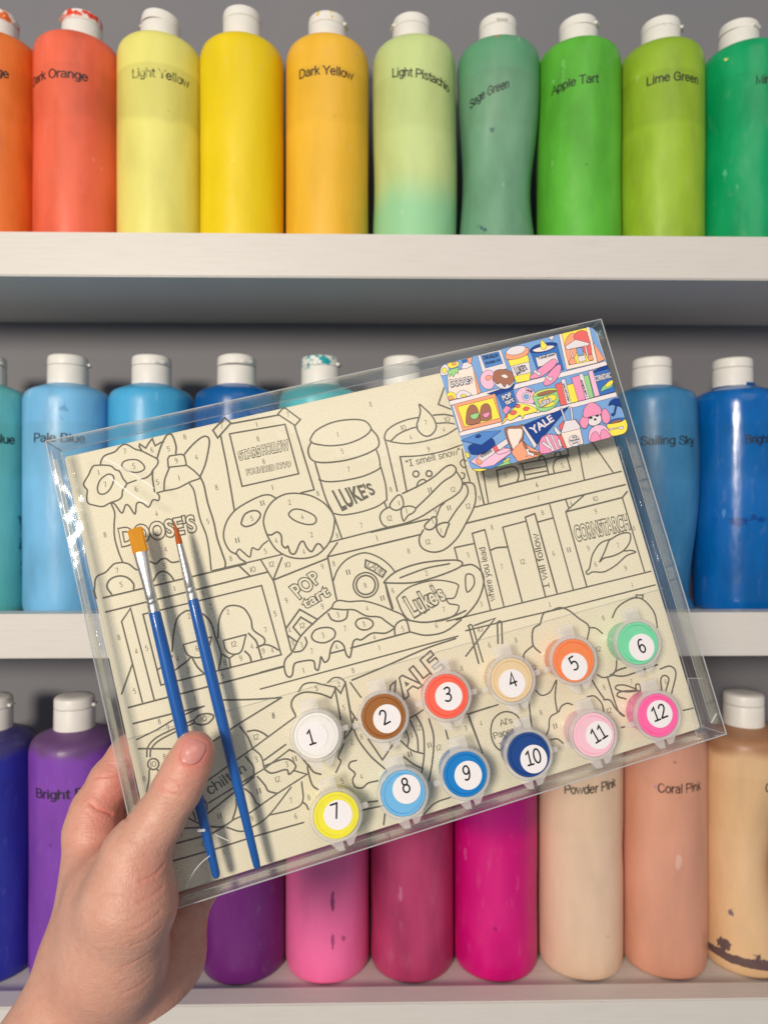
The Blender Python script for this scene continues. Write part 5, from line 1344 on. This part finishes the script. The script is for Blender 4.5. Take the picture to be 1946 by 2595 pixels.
def pot(n, u, v, su, sv, rgb, drot, label):
    r = empty("paint_pot")
    r.matrix_world = BOXM @ Matrix.Translation((u, 0, v)) @ Matrix.Rotation(math.radians(((n * 37) % 7 - 3) * 1.2), 4, 'Y')
    tag(r, label, "paint pot", "numbered paint pots in the clear box")
    paintm, nt, p = new_mat("pot_paint")
    oc = objcoord(nt)
    c = lin(*rgb)
    nt.links.new(mix_rgb(nt, noise(nt, oc, 160, 3), tuple(x * 0.90 for x in c[:3]) + (1,), tuple(min(1, x * 1.06) for x in c[:3]) + (1,)), p.inputs['Base Color'])
    p.inputs['Roughness'].default_value = 0.30
    cupm = bpy.data.materials.new("pot_cup_plastic")
    cupm.use_nodes = True
    cp = cupm.node_tree.nodes["Principled BSDF"]
    mixc = [0.80 * a + 0.20 * b for a, b in zip(c[:3], (0.80, 0.78, 0.76))]
    cp.inputs['Base Color'].default_value = (*mixc, 1)
    cp.inputs['Roughness'].default_value = 0.28
    cv, cf = rot_lathe([(0, 0.0158), (0.0092, 0.0158), (0.0097, 0.0153), (0.0100, 0.0050), (0.0099, 0.0036), (0, 0.0036)])
    o = from_data("cup", cv, [q[::-1] for q in cf], cupm, r, True)
    o.data.set_sharp_from_angle(angle=math.radians(40))
    pv, pf = rot_lathe([(0.0100, 0.0034), (0.0100, 0.0026), (0.0098, 0.0023), (0.0087, 0.0022), (0.0085, 0.0026), (0.0083, 0.0022), (0, 0.0022)])
    o = from_data("paint_surface", pv, [q[::-1] for q in pf], paintm, r, True)
    o.data.set_sharp_from_angle(angle=math.radians(40))
    lv, lf = rot_lathe([(0.0100, 0.0050), (0.0108, 0.0052), (0.0115, 0.0046), (0.0117, 0.0038), (0.0118, 0.0030), (0.0116, 0.0022), (0.0112, 0.0015), (0.0106, 0.0013), (0.0102, 0.0016), (0.0099, 0.0020)])
    o = from_data("lid_rim", lv, [q[::-1] for q in lf], LIDM, r, True)
    # tabs: hinge above, pull lugs below, connectors at the sides
    tv, tf = tri_prism([(-0.0044, 0.0096), (-0.0040, 0.0165), (0.0038, 0.0167), (0.0042, 0.0096)], 0.0024, 0.0032)
    from_data("hinge_tab", tv, tf, TABM, r)
    lv, lf = [], []
    for poly in ([(-0.0075, -0.0085), (-0.0035, -0.0148), (-0.0008, -0.0152), (-0.0006, -0.0112)], [(0.0006, -0.0112), (0.0012, -0.0142), (0.0036, -0.0138), (0.0072, -0.0088)]):
        a, b = tri_prism(poly[::-1], 0.0022, 0.0030)
        k = len(lv)
        lv += a
        lf += [tuple(i + k for i in q) for q in b]
    from_data("pull_tab", lv, lf, TABM, r)
    sides = {1: (1,), 2: (-1,), 3: (-1, 1), 4: (-1, 1), 5: (-1,), 6: (), 7: (1,), 8: (), 9: (-1,), 10: (1,), 11: (-1,), 12: (-1,)}[n]
    for s in sides:
        bmc = bmesh.new()
        x0, x1 = sorted((s * 0.0108, s * 0.0146))
        box_bm(bmc, x0, x1, 0.0040, 0.0056, -0.0012 - 0.001, 0.0012 - 0.001, 0.0003)
        from_bm("connector", bmc, TABM, r)
    sk, sf = rot_lathe([(0, 0.00215), (0.0063, 0.00215), (0.0063, 0.00195), (0, 0.00195)], 48)
    so = from_data("number_sticker", [(x + su, yy, z + sv) for x, yy, z in sk], [q[::-1] for q in sf], PAPER, r)
    fd = Flat()
    h = 0.0062
    tv2, _ = pen_text(str(n), 0.1)
    w = (tv2[:, 0].max() - tv2[:, 0].min()) * h * 0.98
    ca, sa = math.cos(math.radians(drot)), math.sin(math.radians(drot))
    ox, oy = DOFF.get(n, (0, 0))
    q = [(su + ox + ca * a - sa * b, sv + oy + sa * a + ca * b) for a, b in ((-w / 2, -h / 2), (w / 2, -h / 2), (w / 2, h / 2), (-w / 2, h / 2))]
    pen_in_quad(fd, str(n), q, 0.00190, 0, 0.132)
    fd.build("printed_number", [DIGIT], so)
    return r
DOFF = {1: (-0.001, 0.0003), 2: (-0.001, 0.001), 3: (-0.0003, 0.001), 4: (0.0005, 0.0015), 5: (0, 0.0016), 6: (0, 0.0006), 7: (-0.0005, 0.002), 8: (0, 0.0017), 9: (-0.0005, 0.0012), 10: (0, 0.001), 11: (0, 0.0008), 12: (0, 0.0008)}
POTS = [(1, -50.3, -52.0, -51.7, -52.1, (238, 236, 232), 1, "white paint pot numbered 1, leftmost of the upper row of pots"),
        (2, -19.3, -52.3, -18.1, -53.5, (160, 100, 40), 12, "brown paint pot numbered 2"),
        (3, 10.8, -51.5, 11.6, -51.6, (248, 104, 82), -2, "coral red paint pot numbered 3"),
        (4, 42.0, -52.5, 41.6, -54.0, (232, 206, 164), 3, "beige paint pot numbered 4"),
        (5, 73.2, -52.0, 72.6, -54.7, (244, 138, 82), 16, "orange paint pot numbered 5"),
        (6, 106.0, -52.7, 107.1, -54.8, (122, 218, 170), 8, "mint green paint pot numbered 6"),
        (7, -50.2, -87.3, -49.4, -87.3, (238, 230, 62), -2, "yellow paint pot numbered 7"),
        (8, -19.4, -86.8, -17.5, -85.4, (112, 184, 232), 0, "light blue paint pot numbered 8"),
        (9, 9.8, -86.8, 10.9, -87.5, (0, 126, 204), -3, "bright blue paint pot numbered 9"),
        (10, 40.4, -86.8, 42.2, -89.1, (8, 66, 140), 2, "navy paint pot numbered 10"),
        (11, 72.7, -86.9, 74.9, -87.7, (246, 196, 212), 12, "pale pink paint pot numbered 11"),
        (12, 105.4, -87.1, 106.2, -86.6, (254, 106, 172), 4, "hot pink paint pot numbered 12")]
for n, u, v, su, sv, rgb, dr, lb in POTS:
    pot(n, u / 1000, v / 1000, (su - u) / 1000, (sv - v) / 1000, rgb, dr, lb)

# ------------------------------------------------------------ the hand: one continuous skin grown from rounded bones
FPX = 1799.5
def P3(hx, hy, d):
    """a landmark of the hand: direction of sight in the measured grid and distance in cm -> cm"""
    sx, sy = hx * 0.381926, 1750 + hy * 0.381926
    return np.array([(sx - 973.0) / FPX * d, d, -(sy - 1297.5) / FPX * d])
G_PALM = [[(565, 1950, 31.3, 1.5), (618, 930, 32.7, 1.22)],
          [(700, 2000, 31.8, 1.5), (800, 1000, 34.2, 1.15)],
          [(820, 2050, 32.2, 1.4), (960, 1220, 34.5, 1.1)],
          [(960, 2120, 32.4, 1.5), (1035, 1990, 32.8, 1.5), (1135, 1750, 33.3, 1.38), (1178, 1560, 33.8, 1.28)],
          [(600, 1860, 30.9, 2.2), (300, 2520, 29.6, 2.35), (120, 2950, 28.8, 2.4)],
          [(915, 1980, 31.7, 2.1), (640, 2600, 30.5, 2.3), (440, 3000, 29.8, 2.4)],
          [(655, 1230, 31.4, 1.25), (600, 1720, 30.8, 1.7)],
          [(790, 1170, 30.3, 1.0), (720, 1400, 30.2, 1.5), (690, 1750, 30.3, 1.8)],
          [(905, 1085, 28.95, 1.22), (862, 1400, 28.75, 1.68), (770, 1780, 29.6, 1.9), (690, 2000, 30.6, 2.0)]]
G_INDEX = [[(618, 930, 32.7, 1.22), (640, 790, 33.0, 1.10), (745, 600, 33.5, 1.03), (860, 440, 34.0, 0.98), (1000, 330, 34.3, 0.9), (1200, 300, 34.4, 0.78)]]
G_MID = [[(800, 1000, 34.2, 1.15), (1000, 760, 34.9, 0.98), (1260, 610, 34.9, 0.88), (1480, 560, 34.6, 0.78)]]
G_RING = [[(960, 1220, 34.5, 1.1), (1160, 960, 35.0, 0.95), (1400, 820, 34.9, 0.85), (1600, 780, 34.6, 0.75)]]
G_PINKY = [[(1178, 1560, 33.8, 1.2), (1262, 1425, 34.2, 0.90), (1400, 1230, 34.4, 0.80), (1580, 1080, 34.3, 0.7)]]
G_THUMB = [[(905, 1085, 28.95, 1.27), (1052, 860, 29.2, 1.02), (1178, 650, 29.42, 0.97), (1240, 520, 29.55, 0.93), (1288, 408, 29.7, 0.86)]]

def cone_sd(P, a, b, ra, rb):
    ba = b - a
    pa = P - a
    l2 = float(ba @ ba)
    t = np.clip((pa @ ba) / l2, 0, 1)
    q = pa - t[..., None] * ba
    return np.sqrt(np.einsum('...i,...i->...', q, q)) - (ra + (rb - ra) * t)
def smin(a, b, k):
    h = np.clip(0.5 + 0.5 * (b - a) / k, 0, 1)
    return b * (1 - h) + a * h - k * h * (1 - h)
def group_sd(P, chains, k):
    d = None
    for ch in chains:
        for s, e in zip(ch[:-1], ch[1:]):
            x = cone_sd(P, P3(*s[:3]), P3(*e[:3]), s[3], e[3])
            d = x if d is None else smin(d, x, k)
    return d
CREASES = []
def hand_sd(P, crease=True):
    d = group_sd(P, G_PALM, 1.0)
    d = smin(d, group_sd(P, G_INDEX, 0.25), 0.45)
    d = smin(d, group_sd(P, G_MID, 0.25), 0.3)
    d = smin(d, group_sd(P, G_RING, 0.25), 0.3)
    d = smin(d, group_sd(P, G_PINKY, 0.25), 0.4)
    d = smin(d, group_sd(P, G_THUMB, 0.30), 0.6)
    if crease:
        for pts, depth, sg in CREASES:
            m = None
            for i in range(len(pts) - 1):
                x = cone_sd(P, pts[i], pts[i + 1], 0, 0)
                m = x if m is None else np.minimum(m, x)
            d = d + 0.6 * depth * np.exp(-(m / (0.62 * sg)) ** 2) - 0.12 * depth * np.exp(-((m - 2.2 * sg) / (1.2 * sg)) ** 2)
    return d
def on_skin(hx, hy, d0=25.0):
    """first skin point met along the sight line"""
    dirv = P3(hx, hy, 1.0)
    s = d0
    for _ in range(80):
        dd = float(hand_sd((dirv * s)[None, :], False)[0])
        if dd < 0.002:
            break
        s += dd * 0.8
    return dirv * s
for pts, depth, sg in (
        ([(630, 576), (690, 572), (760, 568), (850, 556)], 0.06, 0.07), ([(600, 748), (645, 785), (740, 822), (850, 852)], 0.08, 0.09),
        ([(1040, 625), (1085, 668), (1150, 688), (1215, 694)], 0.055, 0.06), ([(1062, 598), (1120, 588), (1180, 612), (1200, 640)], 0.040, 0.055), ([(1075, 640), (1120, 655), (1160, 650)], 0.03, 0.05),
        ([(935, 1262), (1030, 1225), (1092, 1150)], 0.055, 0.085), ([(925, 1400), (1010, 1368), (1085, 1300)], 0.045, 0.09),
        ([(850, 1600), (950, 1560), (1060, 1470)], 0.030, 0.09), ([(880, 1690), (980, 1650), (1075, 1570)], 0.030, 0.09), ([(820, 1830), (930, 1780), (1050, 1690)], 0.030, 0.10),
        ([(820, 2010), (920, 1960), (1010, 1890)], 0.035, 0.10), ([(1320, 1405), (1345, 1425), (1375, 1440)], 0.06, 0.07), ([(690, 700), (760, 716), (850, 700)], 0.02, 0.06), ([(560, 640), (620, 668), (690, 672)], 0.012, 0.05),
        ([(960, 800), (1030, 838), (1110, 850)], 0.014, 0.05), ([(930, 860), (1000, 892), (1070, 900)], 0.012, 0.05), ([(985, 760), (1060, 792), (1150, 800)], 0.012, 0.05), ([(820, 1150), (900, 1130), (980, 1080)], 0.014, 0.06),
        ([(1130, 1480), (1160, 1600), (1150, 1760)], 0.02, 0.09), ([(1180, 1440), (1240, 1500), (1290, 1520)], 0.02, 0.08), ([(560, 1150), (620, 1130), (690, 1060)], 0.016, 0.08), ([(760, 1660), (860, 1630), (960, 1560)], 0.016, 0.07), ([(700, 1900), (800, 1870), (900, 1800)], 0.016, 0.07), ([(900, 1480), (990, 1450), (1080, 1380)], 0.02, 0.07)):
    CREASES.append(([on_skin(*q) for q in pts], depth, sg))

# thumb nail: a thin curved plate seated on the skin
axis = P3(1288, 408, 29.7) - P3(1178, 650, 29.42)
axis /= np.linalg.norm(axis)
vw = np.array([0.10, 1.0, 0.05])
vw /= np.linalg.norm(vw)
axis -= vw * float(axis @ vw)
axis /= np.linalg.norm(axis)
side = np.cross(axis, vw)
c0 = on_skin(1272, 410) - vw * 1.2
nv, nf = [], []
NR, NT = 8, 40
for i in range(NR + 1):
    r = min(1.0, i / (NR - 1))
    for k in range(NT):
        t = 2 * math.pi * k / NT
        ct, st_ = math.cos(t), math.sin(t)
        e = 2 / 2.7
        a = math.copysign(abs(ct) ** e, ct) * r * 0.41
        b = math.copysign(abs(st_) ** e, st_) * r * 0.47
        q = c0 + axis * a + side * b
        for _ in range(60):
            dd = float(hand_sd(q[None, :], False)[0])
            if np.dot(q - c0, vw) > 2.2:
                break
            if dd < 0.002:
                break
            q = q + vw * dd * 0.85
        lift = 0.034 * (1 - 0.5 * r ** 4) + 0.012 * max(0, a / 0.41) * r
        if i == NR:
            lift = -0.02
        nv.append(q - vw * lift)
for i in range(NR):
    for k in range(NT):
        k2 = (k + 1) % NT
        nf.append((i * NT + k, i * NT + k2, (i + 1) * NT + k2, (i + 1) * NT + k))
ring = [np.array(q) for q in nv[(NR - 1) * NT:NR * NT]]
CREASES.append((ring[::2] + [ring[0]], 0.060, 0.075))

def surface_nets(fn, lo, hi, h):
    nx, ny, nz = [int(math.ceil((b - a) / h)) + 1 for a, b in zip(lo, hi)]
    xs, ys, zs = lo[0] + h * np.arange(nx), lo[1] + h * np.arange(ny), lo[2] + h * np.arange(nz)
    D = np.empty((nx, ny, nz))
    for i in range(0, nx, 12):
        X, Y, Z = np.meshgrid(xs[i:i + 12], ys, zs, indexing='ij')
        D[i:i + 12] = fn(np.stack([X, Y, Z], -1))
    ins = D < 0
    c = np.zeros((nx - 1, ny - 1, nz - 1), int)
    for dx in (0, 1):
        for dy in (0, 1):
            for dz in (0, 1):
                c += ins[dx:nx - 1 + dx, dy:ny - 1 + dy, dz:nz - 1 + dz]
    act = (c > 0) & (c < 8)
    idx = -np.ones(act.shape, int)
    cells = np.argwhere(act)
    idx[act] = np.arange(len(cells))
    acc = np.zeros((len(cells), 3))
    cnt = np.zeros(len(cells))
    cor = [(a, b, e) for a in (0, 1) for b in (0, 1) for e in (0, 1)]
    for p in cor:
        for ax in range(3):
            if p[ax] == 0:
                q = list(p)
                q[ax] = 1
                A = D[cells[:, 0] + p[0], cells[:, 1] + p[1], cells[:, 2] + p[2]]
                Bv = D[cells[:, 0] + q[0], cells[:, 1] + q[1], cells[:, 2] + q[2]]
                m = (A < 0) != (Bv < 0)
                t = np.where(m, A / np.where(m, A - Bv, 1), 0)
                pos = np.array(p, float)[None, :].repeat(len(cells), 0)
                pos[:, ax] = t
                acc[m] += pos[m]
                cnt[m] += 1
    V = (cells + acc / cnt[:, None]) * h + np.array(lo)
    F = []
    for ax in range(3):
        a1, a2 = [(1, 2), (2, 0), (0, 1)][ax]
        sl0, sl1 = [slice(None)] * 3, [slice(None)] * 3
        sl0[ax], sl1[ax] = slice(0, -1), slice(1, None)
        s0, s1 = ins[tuple(sl0)], ins[tuple(sl1)]
        for flip, mask in ((False, s0 & ~s1), (True, ~s0 & s1)):
            e = np.argwhere(mask)
            e = e[(e[:, a1] > 0) & (e[:, a2] > 0) & (e[:, a1] < D.shape[a1] - 1) & (e[:, a2] < D.shape[a2] - 1)]
            def cell(o1, o2):
                q = e.copy()
                q[:, a1] += o1
                q[:, a2] += o2
                return idx[q[:, 0], q[:, 1], q[:, 2]]
            quad = np.stack([cell(-1, -1), cell(0, -1), cell(0, 0), cell(-1, 0)], 1)
            F.append(quad[:, ::-1] if flip else quad)
    return V, np.concatenate(F)

allp = [(P3(*s[:3]), s[3]) for g in (G_PALM, G_INDEX, G_MID, G_RING, G_PINKY, G_THUMB) for ch in g for s in ch]
lo = np.min([p - r for p, r in allp], 0) - 0.4
hi = np.max([p + r for p, r in allp], 0) + 0.4
lo[2] = max(lo[2], -21.5)
HV, HF = surface_nets(hand_sd, lo, hi, 0.10)
def subdivide(V, F):
    E = np.concatenate([F[:, [0, 1]], F[:, [1, 2]], F[:, [2, 3]], F[:, [3, 0]]])
    Es = np.sort(E, 1)
    U, inv = np.unique(Es, axis=0, return_inverse=True)
    inv = inv.reshape(-1)
    n, nf = len(V), len(F)
    em = (V[U[:, 0]] + V[U[:, 1]]) / 2
    fc = V[F].mean(1)
    e = [n + inv[i * nf:(i + 1) * nf] for i in range(4)]
    c = n + len(U) + np.arange(nf)
    Q = [np.stack([F[:, i], e[i], c, e[i - 1]], 1) for i in range(4)]
    return np.concatenate([V, em, fc]), np.concatenate(Q)
HV, HF = subdivide(HV, HF)
for _ in range(2):                                     # settle the vertices exactly on the skin
    e = 0.02
    d0 = hand_sd(HV)
    g = np.stack([hand_sd(HV + np.eye(3)[k] * e) - d0 for k in range(3)], 1) / e
    HV = HV - g * (d0 / np.maximum(np.einsum('ij,ij->i', g, g), 0.3))[:, None] * 0.9

def skin_mat():
    m, nt, p = new_mat("skin")
    oc = objcoord(nt)
    at = N(nt, "ShaderNodeAttribute", attribute_name="flush")
    big = noise(nt, oc, 45, 4, 0.6)
    fine = noise(nt, oc, 260, 4, 0.6)
    c = mix_rgb(nt, big, lin(186, 133, 114), lin(214, 169, 148))
    c = mix_rgb(nt, ramp(nt, fine, [(0.45, (0, 0, 0)), (0.75, (0.35, 0.35, 0.35))]), c, lin(186, 124, 106))
    c = mix_rgb(nt, at.outputs['Fac'], c, lin(218, 118, 108))
    nt.links.new(c, p.inputs['Base Color'])
    rr = N(nt, "ShaderNodeMapRange")
    nt.links.new(fine, rr.inputs[0])
    rr.inputs[3].default_value = 0.30
    rr.inputs[4].default_value = 0.52
    nt.links.new(rr.outputs[0], p.inputs['Roughness'])
    p.inputs['Specular IOR Level'].default_value = 0.42
    p.inputs['Subsurface Weight'].default_value = 0.13
    p.inputs['Subsurface Radius'].default_value = (0.0060, 0.0024, 0.0014)
    p.inputs['Subsurface Scale'].default_value = 1.0
    vor = N(nt, "ShaderNodeTexVoronoi", feature='DISTANCE_TO_EDGE')
    vor.inputs['Scale'].default_value = 620
    nt.links.new(mapping(nt, oc, (1, 1, 0.75)), vor.inputs['Vector'])
    b1 = bump(nt, vor.outputs['Distance'], 0.55, 0.00030)
    b2 = bump(nt, noise(nt, mapping(nt, oc, (1.0, 1.0, 2.6)), 210, 6, 0.66), 0.45, 0.0009, b1)
    nt.links.new(b2, p.inputs['Normal'])
    return m
hand = from_data("hand", HV / 100.0, HF, skin_mat(), None, True)
tag(hand, "left hand gripping the lower left corner of the clear box, thumb in front", "hand")
def near(P, c, r):
    return np.exp(-(np.linalg.norm(P - c, axis=1) / r) ** 2)
fl_ = 0.62 * near(HV, P3(1330, 380, 29.0), 0.85) + 0.25 * near(HV, P3(1240, 520, 28.8), 0.9) + 0.40 * near(HV, P3(790, 690, 32.6), 1.5) + 0.35 * near(HV, P3(880, 400, 33), 1.2) + 0.32 * near(HV, P3(720, 930, 32), 1.5) + 0.22 * near(HV, P3(1000, 1250, 27.5), 1.2) + 0.18 * near(HV, P3(1230, 1600, 32.5), 2.2)
for pts, depth, sg in CREASES:
    m = np.min([np.linalg.norm(HV - q, axis=1) for a, b in zip(pts[:-1], pts[1:]) for q in (a, (a * 2 + b) / 3, (a + 2 * b) / 3, b)], 0)
    fl_ += min(0.28, depth * 3.5) * np.exp(-(m / 0.13) ** 2)
at = hand.data.attributes.new("flush", 'FLOAT', 'POINT')
at.data.foreach_set("value", np.clip(fl_, 0, 0.95).astype(np.float32))

NAIL, nt_, np_ = new_mat("nail")
oc_ = objcoord(nt_)
nt_.links.new(mix_rgb(nt_, noise(nt_, oc_, 160, 2), lin(196, 124, 116), lin(214, 150, 140)), np_.inputs['Base Color'])
np_.inputs['Roughness'].default_value = 0.24
np_.inputs['Coat Weight'].default_value = 0.3
np_.inputs['Subsurface Weight'].default_value = 0.1
np_.inputs['Subsurface Radius'].default_value = (0.004, 0.002, 0.001)
no = from_data("nail", np.array(nv) / 100.0, [q for q in nf], NAIL, hand, True)

bpy.context.view_layer.update()
